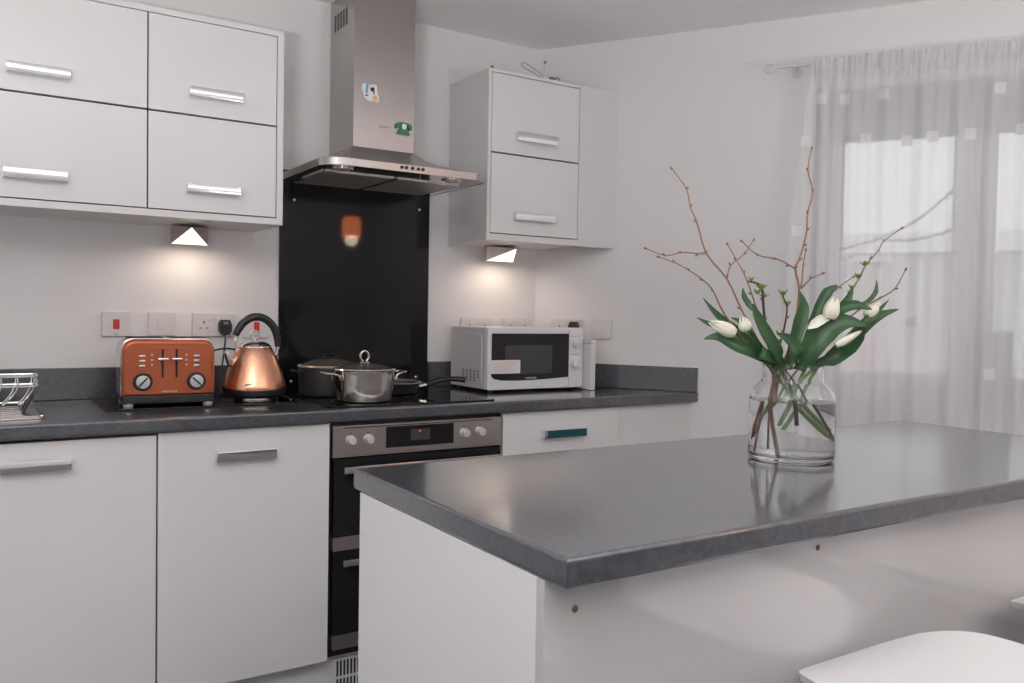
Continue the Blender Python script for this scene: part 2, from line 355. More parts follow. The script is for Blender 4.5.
ob = thing('card_box', 'blue-grey upright box standing on the window sill behind the sheer curtain', 'box', on_wall(1.715, -.045, WZ0 + .004), ANG)
build('box_body', MB().box((-.05, -.02, 0), (.05, .025, .235), .003), 'bluegrey', ob, local=True)
build('box_label', MB().box((-.02, -.0215, .09), (.02, -.0202, .13)), 'paper', ob, local=True)

# curtain rod and sheer curtain (hung 10 cm in front of the wall)
rod = thing('curtain_rod', 'white curtain rod with ring-shaped end above the window', 'curtain rod', on_wall(.957, .10, 2.112), ANG)
build('pole', MB().cyl((.018, 0, 0), (1.42, 0, -.012), .0065, 12), 'rod', rod, local=True)
build('finial', MB().tube([(.016 * math.cos(a) - .0, .0, .016 * math.sin(a)) for a in [2 * PI * i / 24 for i in range(24)]], .0048, 8, closed=True), 'rod', rod, local=True)
for s in (.085, 1.36): build('bracket', MB().cyl((s, .0, 0), (s, .098, 0), .005, 10).cyl((s, .09, 0), (s, .0985, 0), .018, 16).cyl((s - .008, 0, 0), (s + .008, 0, 0), .011, 14), 'rod', rod, local=True)

def curtain():
    nx, zs = 420, []
    z_top, z_bot = 2.121, .06
    zs = [z_top, z_top - .006, z_top - .012, z_top - .018, z_top - .024, z_top - .03, z_top - .036, z_top - .045] + [z_top - .06 - (z_top - .06 - z_bot) * (i / 60) for i in range(61)]
    rnd = random.Random(3)
    ph = [rnd.uniform(0, 6.28) for _ in range(12)]
    def off(u, z):
        d = z_top - z; k = min(1, d / .25)
        y = .010 * k * math.sin(u * 62 + ph[0] + .8 * math.sin(u * 9 + ph[1])) + .006 * math.sin(u * 118 + ph[2] + .7 * math.sin(u * 13 + ph[3]) + d * .4) + .009 * k * math.sin(u * 21 + ph[4] + d * .5)
        if d < .07: y += .005 * math.sin(u * 300 + 2 * math.sin(u * 40)) + .003 * math.sin(u * 520 + 40 * d)
        return y
    vs, fs, ms = [], [], []
    for z in zs:
        s0 = max(.90, 1.102 - (2.10 - z) * .1025) if z < 2.10 else 1.102
        for i in range(nx + 1):
            u = i / nx; s = s0 + (2.33 - s0) * u
            zz = z + (.004 * math.sin(u * 210 + 3 * math.sin(u * 31)) if z > z_top - .01 else 0) - u * .012
            a = off(s, z); band = z_top - z
            if .018 <= band <= .04: a -= .0   # channel round the pole
            vs.append((s, -.128 + a if band < .05 else -.116 + a, zz))
    for r in range(len(zs) - 1):
        for i in range(nx):
            a = r * (nx + 1) + i; fs.append((a, a + 1, a + nx + 2, a + nx + 1)); ms.append(1 if zs[r] > z_top - .05 else 0)
    mb = MB(); mb.v = vs; mb.f = fs; mb.m = ms
    # small woven squares of the cloth pattern, lying on the folds
    for s, z in ((1.341, 1.98), (1.689, 1.967), (1.288, 1.83), (1.418, 1.817), (1.494, 1.822), (1.607, 1.824), (1.755, 1.829), (1.09, 1.836), (1.14, 1.981), (1.216, 1.974), (1.687, 1.034), (1.068, 1.52), (1.90, 1.98), (2.02, 1.83), (2.1, 1.97), (1.45, 1.2), (1.98, 1.4), (1.25, 1.33)):
        w, h = .017, .0185; st = []
        for zz in (z - h, z + h):
            for q in range(7):
                x = s - w + 2 * w * q / 6; st.append((x, -.116 + off(x, z) - .0022, zz))
        mb.raw(st, [(q, q + 1, q + 8, q + 7) for q in range(6)], 2)
    return mb
cu = wallframe(build('sheer_curtain', curtain(), ['voile', 'voiletop', 'patch'], flat=True, sharp=180))
tag(cu, 'sheer white voile curtain with woven squares hanging over the window', 'curtain')

# ------------------------------------------------------------------ handles, doors, cabinets
def handle(parent, x0, x1, z0, z1, yf):
    zc, hh = (z0 + z1) / 2, (z1 - z0) / 2        # strap with a slightly convex face
    arc = [(yf - .025 + .0014 * (q / 5) ** 2, zc + hh * q / 5) for q in range(-5, 6)]
    bar = MB().prism(arc + [(yf - .017, z1), (yf - .017, z0)], x0, x1, mx=Matrix(((0, 0, 1, 0), (1, 0, 0, 0), (0, 1, 0, 0), (0, 0, 0, 1))))
    return build('handle', bar.box((x0, yf - .0175, z0 + .0008), (x0 + .010, yf, z1 - .0008)).box((x1 - .010, yf - .0175, z0 + .0008), (x1, yf, z1 - .0008)), 'chrome', parent)
def door_part(root, x0, x1, z0, z1, yf, hd, name='door', m='gloss'):
    d = build(name, MB().box((x0, yf, z0), (x1, yf + .018, z1), .0012), m, root)
    if hd: handle(d, *hd, yf)
    return d
YU = -.2966
def wall_unit(label, x0, x1, dx0, dx1, zb, z1, zm, z2, zt, hs, left=True, right=True, extra=None, doorz=None):
    r = thing('wall_cabinet', label, 'cabinet', ((x0 + x1) / 2, -.15, zb), group=None)
    mb = MB().box((x0, YU, zb), (x1, -.001, zb + (z1 - zb) - .0025), .001).box((x0, YU, z2 + .0025), (x1, -.001, zt), .001)
    mb.box((x0 + .014, YU + .03, z1 - .0025), (x1 - .002, -.003, z2 + .0025), mi=1)  # dark filler box, stands in for shade behind the door gaps
    if left: mb.box((x0, YU, z1 - .0025), (dx0 - .0025, -.002, z2 + .0025))
    if right: mb.box((dx1 + .0025, YU, z1 - .0025), (x1, -.002, z2 + .0025))
    build('carcass', mb, ['carcass', 'shadowgap'], r)
    door_part(r, dx0, dx1, zm + .0028, z2, YU, hs[0]); door_part(r, dx0, dx1, z1 + .0008, zm - .0028, YU, hs[1])
    return r
wall_unit('wide white gloss wall cabinet farthest left, cut off by the photo edge', -1.04, -.4655, -1.015, -.467, 1.473, 1.496, 1.7836, 2.0646, 2.085,
          [(-.823, -.668, 1.8325, 1.8595), (-.829, -.675, 1.548, 1.5745)], right=False)
wall_unit('white gloss wall cabinet directly left of the cooker hood, with a lamp under it', -.4655, -.0627, -.463, -.0855, 1.473, 1.496, 1.7836, 2.0646, 2.085,
          [(-.352, -.196, 1.839, 1.8655), (-.356, -.2015, 1.551, 1.576)], left=False)
rc = wall_unit('white gloss wall cabinet in the corner, right of the cooker hood', .6965, 1.1145, .7125, 1.1125, 1.4755, 1.502, 1.7986, 2.0887, 2.1036,
          [(.814, .997, 1.851, 1.8825), (.811, .9945, 1.5555, 1.5865)], right=False)
xw = lambda y: PX - y * WX / -WY        # x of the angled wall at depth y
def fill_poly(x0, y0, gap): return [(x0, y0), (xw(y0) - gap, y0), (PX - gap, -.001), (x0, -.001)]
build('filler_panel', MB().prism([(1.1155, YU + .001), (xw(YU) - .003, YU + .001), (xw(YU + .018) - .003, YU + .019), (1.1155, YU + .019)], 1.4755, 2.1036), 'filler', rc)
build('screw_cap', MB().cyl((.712, YU + .006, 2.1036), (.712, YU + .006, 2.112), .0055, 12), 'brown', rc)
lo = thing('cable_loop', 'small pale cable loop and clip lying on top of the corner wall cabinet', 'cable', (.93, -.27, 2.1036))
build('loop', MB().tube(smooth_path([(.955, -.275, 2.1055), (.93, -.277, 2.113), (.895, -.28, 2.124), (.868, -.28, 2.130), (.854, -.274, 2.142), (.864, -.264, 2.158), (.90, -.262, 2.150), (.94, -.265, 2.130), (.965, -.268, 2.1065)], 5), .0027, 6), 'palegrey', lo)
build('clip', MB().box((.955, -.278, 2.1036), (.965, -.268, 2.166), .003).box((.948, -.282, 2.1036), (.975, -.262, 2.116), .003), 'knob', lo)
build('clip_tip', MB().cyl((.960, -.273, 2.165), (.960, -.273, 2.176), .0055, 12), 'grey', lo)
build('plug_end', MB().box((.98, -.285, 2.1036), (1.005, -.27, 2.119), .003).tube(smooth_path([(1.005, -.277, 2.11), (1.015, -.277, 2.122), (1.024, -.277, 2.118), (1.027, -.277, 2.107)], 4), .0024, 6), 'grey', lo)

YB = -.5755
ZB0, ZB1 = .149, .866
def base_unit(label, x0, x1, dx0, dx1, fronts):
    r = thing('base_cabinet', label, 'cabinet', ((x0 + x1) / 2, -.29, 0))
    build('carcass', MB().box((x0, YB + .021, ZB0), (x1, -.02, ZB1 + .003)), 'shadowgap', r)  # coloured dark so the gaps between fronts look shaded
    for nm, z0, z1, hd, *refl_paint in fronts:
        d = door_part(r, dx0, dx1, z0, z1, YB, hd, nm)
        if refl_paint:      # room reflection painted as a dark teal plate on the handle
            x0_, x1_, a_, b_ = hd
            f_ = build('handle_reflection', MB().box((x0_ + .013, YB - .0262, a_ + .0015), (x1_ - .001, YB - .0248, b_ - .0015), .0004), refl_paint[0], d); f_['label'] = 'dark teal reflection painted on the drawer handle face'
    return r
base_unit('white gloss base cabinet below the draining rack, its handle at top left', -1.04, -.4847, -1.03, -.4864, [('door', ZB0, ZB1 - .004, (-.846, -.691, .7915, .8185))])
base_unit('white gloss base cabinet under the toaster and kettle, left of the oven', -.4847, 0.0, -.4822, -.0025, [('door', ZB0, ZB1 + .001, (-.3335, -.1683, .7805, .8085))])
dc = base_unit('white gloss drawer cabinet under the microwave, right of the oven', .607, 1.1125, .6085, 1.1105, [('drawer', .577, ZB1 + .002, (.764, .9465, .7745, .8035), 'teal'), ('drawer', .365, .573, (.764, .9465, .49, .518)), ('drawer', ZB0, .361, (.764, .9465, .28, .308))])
build('filler_panel', MB().prism([(1.1135, YB + .004), (xw(YB + .004) - .004, YB + .004), (xw(YB + .022) - .004, YB + .022), (1.1135, YB + .022)], ZB0 - .149, ZB1 + .003, .001, which='top'), 'filler', dc)
pl = thing('plinth', 'pale grey plinth board along the foot of the base cabinets', 'plinth', (0, -.52, 0))
build('board', MB().box((-1.04, -.53, 0), (1.112, -.512, .147)), 'filler', pl)
g = MB().box((.03, -.5345, .012), (.30, -.5302, .132), .001)
for i in range(22): 
    x = .043 + i * .0113
    g.box((x, -.5352, .02), (x + .006, -.5344, .068), mi=1).box((x, -.5352, .076), (x + .006, -.5344, .124), mi=1)
build('vent_grille', g, ['filler', 'black'], pl)

# worktop with rolled front edge, upstands, splashback
def slab(poly, z0, z1, test, bev):
    mb = MB(); bm = bmesh.new()
    lo = [bm.verts.new((x, y, z0)) for x, y in poly]; hi = [bm.verts.new((x, y, z1)) for x, y in poly]; n = len(poly)
    bm.faces.new(lo[::-1]); bm.faces.new(hi)
    for i in range(n): bm.faces.new((lo[i], lo[(i + 1) % n], hi[(i + 1) % n], hi[i]))
    bmesh.ops.recalc_face_normals(bm, faces=bm.faces)
    es = [e for e in bm.edges if all(test(v.co) for v in e.verts) and abs(e.verts[0].co.z - e.verts[1].co.z) < 1e-6]
    bmesh.ops.bevel(bm, geom=es, offset=bev, segments=4, affect='EDGES', profile=.5)
    return mb.bm(bm)
YW = -.598
wt = build('worktop', slab([(-1.85, YW), (xw(YW) - .002, YW), (PX - .002, -.001), (-1.85, -.001)], .872, .91, lambda c: c.y < YW + 1e-4, .007), 'slate')
tag(wt, 'long dark grey slate-effect worktop running along the back wall under the hob', 'worktop')
u1 = build('upstand', MB().box((-1.85, -.019, .911), (.0165, -.001, 1.01), .002), 'slate')
tag(u1, 'dark grey upstand strip on the back wall, left of the black splashback behind the toaster', 'upstand')
u2 = build('upstand', MB().box((.6105, -.019, .911), (1.098, -.001, 1.01), .002), 'slate')
tag(u2, 'short dark grey upstand on the back wall behind the microwave, right of the splashback', 'upstand')
u3 = build('upstand', MB().box((.022, -.019, .911), (.702, -.001, 1.006), .002), 'slate'); wallframe(u3)
tag(u3, 'dark grey upstand on the angled wall right of the microwave', 'upstand')
sb = thing('splashback', 'tall black glass splashback on the wall behind the hob', 'splashback', (.313, 0, .911))
build('glass_sheet', MB().box((.018, -.0075, .911), (.609, -.001, 1.70), .0008), 'blackglass', sb)
for x, z in ((.07, 1.5956), (.5646, 1.6001), (.5601, .9503), (.0647, .946)):
    build('screw', MB().lathe([(0, .0028), (.0035, .0025), (.0055, .0014), (.006, 0)], n=16, mx=Matrix.Translation((x, -.0075, z)) @ Matrix.Rotation(PI / 2, 4, 'X')), 'polsteel', sb)

# ------------------------------------------------------------------ cooker hood
HZ0, HZ1, HY, HX0, HX1 = 1.657, 1.682, -.47, .014, .612
CX0, CX1, CY = .2, .4285, -.2298
hd = thing('cooker_hood', 'stainless steel chimney cooker hood above the hob', 'cooker hood', (.313, 0, HZ0))
def plan(x0, x1, y, r, n=8):
    p = [(x1, -.001)]; q = []
    for i in range(n + 1): a = PI / 2 * i / n; q.append((x1 - r + r * math.cos(a), y + r - r * math.sin(a)))
    p += q
    for i in range(n + 1): a = PI / 2 * i / n; p.append((x0 + r - r * math.sin(a), y + r - r * math.cos(a)))
    return p + [(x0, -.001)]
big = plan(HX0, HX1, HY, .07); n = len(big)
small = []
for (x, y) in big:     # same number of points on the chimney outline
    small.append((min(max(x, CX0 - .001), CX1 + .001) if True else x, max(y, CY - .001)))
small = [(CX0 - .001 if i >= n // 2 else CX1 + .001, -.001 if i in (0, n - 1) else CY - .001) for i in range(n)]
cv, cf = [], []
levels = [(big, HZ0, 0), (big, HZ1 - .002, 0), ([(x + (.313 - x) * .006, y * .994) for x, y in big], HZ1, 0)]
for t, zz in ((.16, 1.6885), (.38, 1.7005), (.62, 1.717), (.82, 1.738), (1.0, 1.768)):
    levels.append(([(a[0] + (b[0] - a[0]) * t, a[1] + (b[1] - a[1]) * t) for a, b in zip(big, small)], zz, 0))
for pts, z, _ in levels: cv += [(x, y, z) for x, y in pts]
for l in range(len(levels) - 1):
    for i in range(n):
        j = (i + 1) % n; cf.append((l * n + i, l * n + j, (l + 1) * n + j, (l + 1) * n + i))
cf.append(tuple(range((len(levels) - 1) * n, len(levels) * n)))
# recessed underside
ins = [(x + (.313 - x) * .012, min(-.006, y * .985)) for x, y in big]
b0 = len(cv); cv += [(x, y, HZ0) for x, y in ins]; cv += [(x, y, HZ0 + .006) for x, y in ins]
for i in range(n):
    j = (i + 1) % n; cf += [(i, j, b0 + j, b0 + i), (b0 + i, b0 + j, b0 + n + j, b0 + n + i)]
cf.append(tuple(range(b0 + n, b0 + 2 * n)))
canopy = build('canopy', MB().raw(cv, cf), 'steel', hd, sharp=28)
build('chimney', MB().box((CX0, CY, 1.766), (CX1, -.001, H - .001), .0012), 'steel', hd)
vt = MB()
for i in range(5):
    y = -.05 - i * .0265
    vt.prism(rrect(y - .006, 2.198, y + .006, 2.258, .0055, 4), 0, .0012, mx=Matrix(((0, 0, -1, CX0 + .0002), (1, 0, 0, 0), (0, 1, 0, 0), (0, 0, 0, 1))))
build('vent_slots', vt, 'black', hd)
build('underside', MB().prism([(x + (.313 - x) * .014, min(-.008, y * .983)) for x, y in big], HZ0 + .001, HZ0 + .005), 'polsteel', hd)
for x0, x1 in ((.062, .312), (.320, .568)):
    f = build('grease_filter', MB().box((x0, -.325, HZ0 - .002), (x1, -.02, HZ0 + .001), .001), 'filter', hd)
    build('filter_frame', MB().box((x0 - .002, -.328, HZ0 - .003), (x1 + .002, -.322, HZ0 + .001)).box((x0 - .002, -.023, HZ0 - .003), (x1 + .002, -.015, HZ0 + .001)).box((x0 - .003, -.328, HZ0 - .003), (x0 + .003, -.015, HZ0 + .001)).box((x1 - .003, -.328, HZ0 - .003), (x1 + .003, -.015, HZ0 + .001)), 'polsteel', f)
for x in (.098, .49):
    l = build('hood_lamp', MB().cyl((x, -.40, HZ0 + .001), (x, -.40, HZ0 - .0035), .034, 28, bev=.0015), 'polsteel', hd)
    build('lens', MB().cyl((x, -.40, HZ0 - .0035), (x, -.40, HZ0 - .0045), .024, 24), 'hood_lens', l)
for i, x in enumerate((.2711, .2871, .3086, .3303, .3466)):
    build('button', MB().cyl((x, HY + .001, 1.6705), (x, HY - .0035, 1.6705), .0056 if i != 2 else .0062, 14, bev=.001), 'black', hd)
def text(name, s, size, loc, rot, m, parent, ext=.0002, spacing=1.0):
    cu_ = bpy.data.curves.new(name, 'FONT'); cu_.body = s; cu_.size = size; cu_.extrude = ext; cu_.align_x = 'CENTER'; cu_.align_y = 'CENTER'; cu_.space_character = spacing
    tmp = bpy.data.objects.new(name, cu_); COL.objects.link(tmp)
    dg = bpy.context.evaluated_depsgraph_get(); me = bpy.data.meshes.new_from_object(tmp.evaluated_get(dg))
    bpy.data.objects.remove(tmp); o = bpy.data.objects.new(name, me); COL.objects.link(o)
    me.materials.clear(); me.materials.append(M[m])
    off = Vector((0, 0, 0)); p = parent
    o.parent = parent; o.rotation_euler = rot; o.location = Vector(loc); return o
def rel(p, q): return tuple(Vector(p) - Vector(q.location))
text('maker_mark', 'Lamona', .0125, rel((.314, CY - .0003, 1.847), hd), (PI / 2, 0, 0), 'grey', hd)

m1 = thing('fridge_magnet', 'small white, blue and orange picture magnet on the hood chimney', 'magnet', (.2595, CY, 1.955))
mg = MB().prism([(.229, 1.980), (.236, 1.985), (.262, 1.983), (.270, 1.987), (.283, 1.984), (.286, 1.955), (.291, 1.947), (.290, 1.930), (.283, 1.927), (.268, 1.930), (.262, 1.926), (.245, 1.932), (.236, 1.938), (.233, 1.955), (.226, 1.964)], 0, .004, mx=Matrix(((1, 0, 0, 0), (0, 0, -1, CY - .0002), (0, 1, 0, 0), (0, 0, 0, 1))))
build('magnet_card', mg, 'paper', m1)
def flatp(poly, y0, y1): return MB().prism(poly, 0, y1, mx=Matrix(((1, 0, 0, 0), (0, 0, -1, y0), (0, 1, 0, 0), (0, 0, 0, 1))))
ym = CY - .0042
build('blue_stripe', flatp([(.243, 1.984), (.252, 1.984), (.249, 1.951), (.241, 1.952)], ym, .0006), 'blue', m1)
build('dark_print', flatp([(.258, 1.976), (.263, 1.972), (.266, 1.976), (.274, 1.975), (.273, 1.962), (.275, 1.950), (.272, 1.951), (.268, 1.962), (.261, 1.961), (.259, 1.968)], ym, .0006).prism([(.239, 1.946), (.251, 1.948), (.250, 1.944), (.240, 1.942)], 0, .0006, mx=Matrix(((1, 0, 0, 0), (0, 0, -1, ym), (0, 1, 0, 0), (0, 0, 0, 1)))), 'black', m1)
build('orange_print', flatp([(.270, 1.948), (.284, 1.946), (.284, 1.931), (.268, 1.933)], ym, .0006), 'orange', m1)
m2 = thing('fridge_magnet', 'green telephone-shaped magnet low on the hood chimney', 'magnet', (.387, CY, 1.845))
body = [(.3605, 1.832), (.363, 1.829), (.409, 1.827), (.410, 1.832), (.402, 1.845), (.398, 1.853), (.399, 1.860), (.372, 1.861), (.373, 1.853), (.367, 1.843)]
build('telephone_body', flatp(body, CY - .0002, .005), 'green', m2)
build('handset', flatp([(.3565, 1.850), (.357, 1.864), (.364, 1.869), (.386, 1.871), (.410, 1.867), (.416, 1.861), (.416, 1.847), (.408, 1.846), (.404, 1.855), (.402, 1.861), (.371, 1.862), (.369, 1.855), (.365, 1.849)], CY - .0053, .004), 'green', m2)
build('dial', flatp(rrect(.377, 1.846, .395, 1.866, .008, 5), CY - .0094, .0008), 'paper', m2)

# ------------------------------------------------------------------ lamps under the wall cabinets
def under_lamp(label, x0, x1, z0, z1, yb, apex):
    r = thing('cabinet_spotlight', label, 'cabinet lamp', ((x0 + x1) / 2, yb, z0))
    A, B, Cc, Dd = (x0, yb, z0), (x1, yb, z0), (x1, yb, z1), (x0, yb, z1)
    build('housing', MB().box((x0, yb, z0), (x1, yb + .012, z1)).raw([A, B, Cc, Dd, apex], [(0, 3, 4), (1, 4, 2), (3, 2, 4)]), 'tri', r, flat=True)
    build('lens', MB().raw([A, B, apex], [(0, 4 - 2, 1)]), 'warm_lens', r, flat=True)
    return r
under_lamp('pyramid-shaped steel lamp under the wall cabinet above the toaster', -.353, -.239, 1.412, 1.4725, -.06, (-.312, -.165, 1.459))
under_lamp('pyramid-shaped steel lamp under the corner wall cabinet above the microwave', .838, .966, 1.4145, 1.475, -.06, (.925, -.15, 1.462))

# ------------------------------------------------------------------ sockets and switches
def plate_mb(w, h): return MB().prism(rrect(-w / 2, -h / 2, w / 2, h / 2, .004, 3), 0, .009, .0015, which='top', mx=Matrix(((1, 0, 0, 0), (0, 0, -1, 0), (0, 1, 0, 0), (0, 0, 0, 1))))
def small(mb, x0, x1, z0, z1, d0=-.0088, d1=-.0105, mi=0, b=0.0): return mb.box((x0, d1, z0), (x1, d0, z1), b, mi=mi)
def plate(name, label, cat, x, z, w, h, wall=None, group=None):
    if wall is None: r = thing(name, label, cat, (x, -.0005, z), 0, group)
    else: r = thing(name, label, cat, on_wall(x, .0005, z), ANG, group)
    build('face_plate', plate_mb(w, h), 'socket', r, local=True)
    return r
def screws(r, xs):
    for x in xs: build('screw', MB().cyl((x, -.0088, 0), (x, -.0098, 0), .0032, 12), 'knob', r, local=True)
def cooker_switch(label, x, z, w=.084):
    r = plate('cooker_switch', label, 'switch', x, z, w, .079)
    screws(r, (-.028, .028)); build('rocker', MB().box((-.0095, -.013, -.016), (.0095, -.0088, .016), .002), 'red', r, local=True)
    build('label_strip', MB().box((-.006, -.0093, -.034), (.006, -.0088, -.031)), 'grey', r, local=True)
cooker_switch('leftmost switch plate on the back wall, with a red rocker', -.509, 1.148)
cooker_switch('switch plate with red rocker half hidden behind the kettle handle', -.0606, 1.143, .086)
r = plate('flex_outlet', 'white flex outlet plate between the red-rocker switch and the double socket', 'outlet plate', -.371, 1.150, .084, .078)
screws(r, (-.028, .028)); build('cord_cover', MB().cyl((0, -.0088, -.002), (0, -.0115, -.002), .016, 20, bev=.001), 'socket', r, local=True)
def double_socket(label, x, z, w, wall=None):
    r = plate('double_socket', label, 'socket', x, z, w, .079, wall)
    screws(r, (-w * .42, w * .42) if wall is None else (-w * .4, w * .4))
    for sgn in (-1, 1):
        cx = sgn * w * .235
        build('pin_holes', MB().box((cx - .002, -.0094, .004), (cx + .002, -.0088, .013), mi=0).box((cx - .0145, -.0094, -.013), (cx - .008, -.0088, -.0095)).box((cx + .008, -.0094, -.013), (cx + .0145, -.0088, -.0095)), 'black', r, local=True)
        build('rocker', MB().box((cx * .42 - .005, -.0115, .014), (cx * .42 + .005, -.0088, .027), .0015), 'whiteplastic', r, local=True)
    return r
double_socket('double socket behind the toaster and kettle, with a black plug in it', -.205, 1.148, .141)
double_socket('double socket half hidden behind the left part of the microwave top', .832, 1.146, .148)
double_socket('double socket half hidden behind the microwave top, nearer the room corner', 1.029, 1.146, .148)
double_socket('double socket on the angled wall behind the right end of the microwave', .150, 1.146, .142, wall=1)
r = plate('flex_outlet', 'white square outlet plate on the angled wall, right of the microwave', 'outlet plate', .3005, 1.148, .0895, .080, wall=1)
screws(r, (-.03, .03)); build('cord_cover', MB().box((-.016, -.0115, -.014), (.016, -.0088, .012), .002), 'socket', r, local=True)
def plug(label, loc, rz):
    r = thing('plug', label, 'plug', loc, rz)
    build('plug_body', MB().prism([(-.014, .026), (.014, .026), (.021, .010), (.021, -.012), (.012, -.025), (-.012, -.025), (-.021, -.012), (-.021, .010)], 0, .026, .004, which='top', mx=Matrix(((1, 0, 0, 0), (0, 0, -1, 0), (0, 1, 0, 0), (0, 0, 0, 1)))), 'black', r, local=True)
    return r
p1 = plug('black plug of the kettle in the double socket above the worktop', (-.1715, -.010, 1.140), 0)
build('fuse_label', MB().box((-.008, -.0268, .010), (.008, -.0262, .019), .0005), 'grey', p1, local=True)
build('cord', MB().tube([Vector(q) - Vector((-.1715, -.010, 1.140)) for q in smooth_path([(-.1715, -.026, 1.118), (-.172, -.03, 1.10), (-.1775, -.035, 1.055), (-.187, -.05, 1.01), (-.192, -.07, .965), (-.20, -.09, .928), (-.185, -.12, .922), (-.16, -.15, .922)], 5)], .0032, 8), 'black', p1, local=True)
p2 = plug('black plug peeping over the right end of the microwave top', on_wall(.186, .010, 1.150), ANG)
cd = build('power_cord', MB().tube(smooth_path([(-.262, -.20, .922), (-.262, -.13, 1.0), (-.248, -.10, 1.047), (-.228, -.098, 1.063), (-.2, -.1, 1.0705), (-.165, -.1, 1.069), (-.142, -.1, 1.058), (-.125, -.1, 1.03), (-.115, -.12, .96), (-.12, -.15, .922)], 5), .0030, 8), 'black')
tag(cd, 'black cord arching between the toaster and the kettle', 'cord')

# ------------------------------------------------------------------ oven and hob
ov = thing('oven', 'built-under double oven with steel control panel and black glass doors', 'oven', (.303, -.3, .15))
YO = -.58
build('oven_body', MB().box((.006, -.556, .152), (.6, -.03, .868)), 'black', ov)
build('control_panel', MB().box((.0065, YO, .7625), (.5995, -.557, .857), .0015), 'panel_steel', ov)
build('trim_strip', MB().box((.04, YO - .0008, .8495), (.56, YO + .001, .8525)), 'black', ov)
d_ = build('display', MB().box((.178, YO - .0015, .7815), (.416, YO + .001, .8475), .0008), 'ovenglass', ov)
build('display_window', MB().box((.262, YO - .0021, .800), (.330, YO - .0014, .835)), 'mark', d_)
build('red_digit', MB().box((.2905, YO - .0027, .826), (.2955, YO - .002, .8325)), 'redlit', d_)
for x in (.0615, .1195, .4546, .5150):
    k = build('knob', MB().cyl((x, YO, .8135), (x, YO - .004, .8135), .0155, 24).cyl((x, YO - .004, .8135), (x, YO - .022, .8135), .0135, 24, r2=.0125, bev=.0015), 'knob', ov)
    build('knob_mark', MB().box((x - .004, YO - .0008, .8325), (x + .004, YO, .8345)), 'black', ov)
def oven_door(z0, z1, hz, strip0, strip1):
    d = build('oven_door', MB().box((.0105, YO, z0), (.596, -.558, z1), .0015), 'ovenglass', ov)
    build('door_trim', MB().box((.0105, YO, strip0), (.596, -.558, strip1), .0012), 'panel_steel', d)
    build('handle', MB().box((.029, -.622, hz - .010), (.577, -.610, hz + .010), .002).box((.045, -.611, hz - .007), (.06, -.58, hz + .007)).box((.546, -.611, hz - .007), (.561, -.58, hz + .007)), 'polsteel', d)
oven_door(.522, .757, .729, .480, .5205); oven_door(.224, .478, .450, .178, .2225)

hb = thing('hob', 'black glass hob set in the worktop above the oven', 'hob', (.28, -.32, .91))
build('glass_top', MB().prism(rrect(.006, -.560, .585, -.05, .006, 4), .9105, .9155, .0015, which='top'), 'blackglass', hb)
rg = MB()
for x, y, rr in ((.15, -.43, .085), (.13, -.19, .10), (.43, -.43, .10), (.38, -.20, .075)):
    rg.lathe([(rr, .9158), (rr + .0015, .9158)], (x, y, 0), 48)
build('zone_rings', rg, 'grey', hb, flat=True)
build('touch_marks', MB().box((.25, -.548, .9156), (.252, -.540, .9158)).box((.275, -.548, .9156), (.277, -.540, .9158)).box((.252, -.5445, .9156), (.275, -.5435, .9158)), 'grey', hb, flat=True)

# ------------------------------------------------------------------ pans
HT = .9162
pt = thing('saucepan', 'shiny stainless steel casserole pot with a glass lid at the front of the hob', 'pot', (.166, -.432, HT))
c = (.166, -.432)
R_ = .097
build('pot_body', MB().lathe([(0, 0), (.082, 0), (.087, .003), (.089, .012), (.0945, .04), (R_, .085), (R_ + .003, .0965), (R_ + .001, .098), (R_ - .003, .096), (R_ - .005, .05), (.084, .008), (0, .005)], (*c, HT), 56), 'polsteel', pt)
ld = build('lid', MB().lathe([(R_ + .002, .0985), (R_ + .0035, .101), (R_ + .001, .1045), (.088, .106), (.086, .1045), (R_ - .001, .0995)], (*c, HT), 56, closed=True), 'polsteel', pt)
build('lid_glass', MB().lathe([(.0875, .1055), (.07, .1125), (.045, .1185), (.018, .1215), (0, .122)], (*c, HT), 48), 'smokelid', ld)
build('lid_plate', MB().lathe([(0, .1265), (.012, .1265), (.016, .1245), (.018, .122), (0, .1215)], (*c, HT), 28), 'polsteel', ld)
build('lid_knob', MB().tube([(c[0] + .0145 * math.cos(a), c[1], HT + .1425 + .0165 * math.sin(a)) for a in [-PI / 2 + .35 + (2 * PI - .7) * i / 24 for i in range(25)]], .0035, 8), 'polsteel', ld)
for sg in (-1, 1):
    xs = c[0] + sg * (R_ - .002); x2 = c[0] + sg * (R_ + .044)
    build('handle', MB().tube(smooth_path([(xs, c[1] - .036, HT + .068), (xs + sg * .004, c[1] - .036, HT + .082), (xs + sg * .018, c[1] - .034, HT + .088), (x2 - sg * .004, c[1] - .022, HT + .091), (x2, c[1], HT + .092), (x2 - sg * .004, c[1] + .022, HT + .091), (xs + sg * .018, c[1] + .034, HT + .088), (xs + sg * .004, c[1] + .036, HT + .082), (xs, c[1] + .036, HT + .068)], 4), .0038, 8), 'polsteel', pt)
bp = thing('stock_pot', 'dark stock pot with glass lid standing behind the shiny casserole pot', 'pot', (.135, -.205, HT))
c = (.135, -.205); R_ = .104
build('pot_body', MB().lathe([(0, 0), (.096, 0), (.101, .004), (R_, .02), (R_, .094), (R_ - .003, .096), (R_ - .004, .02), (.09, .006), (0, .005)], (*c, HT), 56), 'blackmetal', bp)
build('rim', MB().lathe([(R_ - .004, .095), (R_ + .003, .095), (R_ + .0045, .0985), (R_ + .002, .102), (R_ - .006, .102)], (*c, HT), 56, closed=True), 'panrim', bp)
l2 = build('lid_glass', MB().lathe([(R_ - .006, .102), (.08, .112), (.05, .119), (.02, .1225), (0, .123)], (*c, HT), 48), 'smokelid', bp)
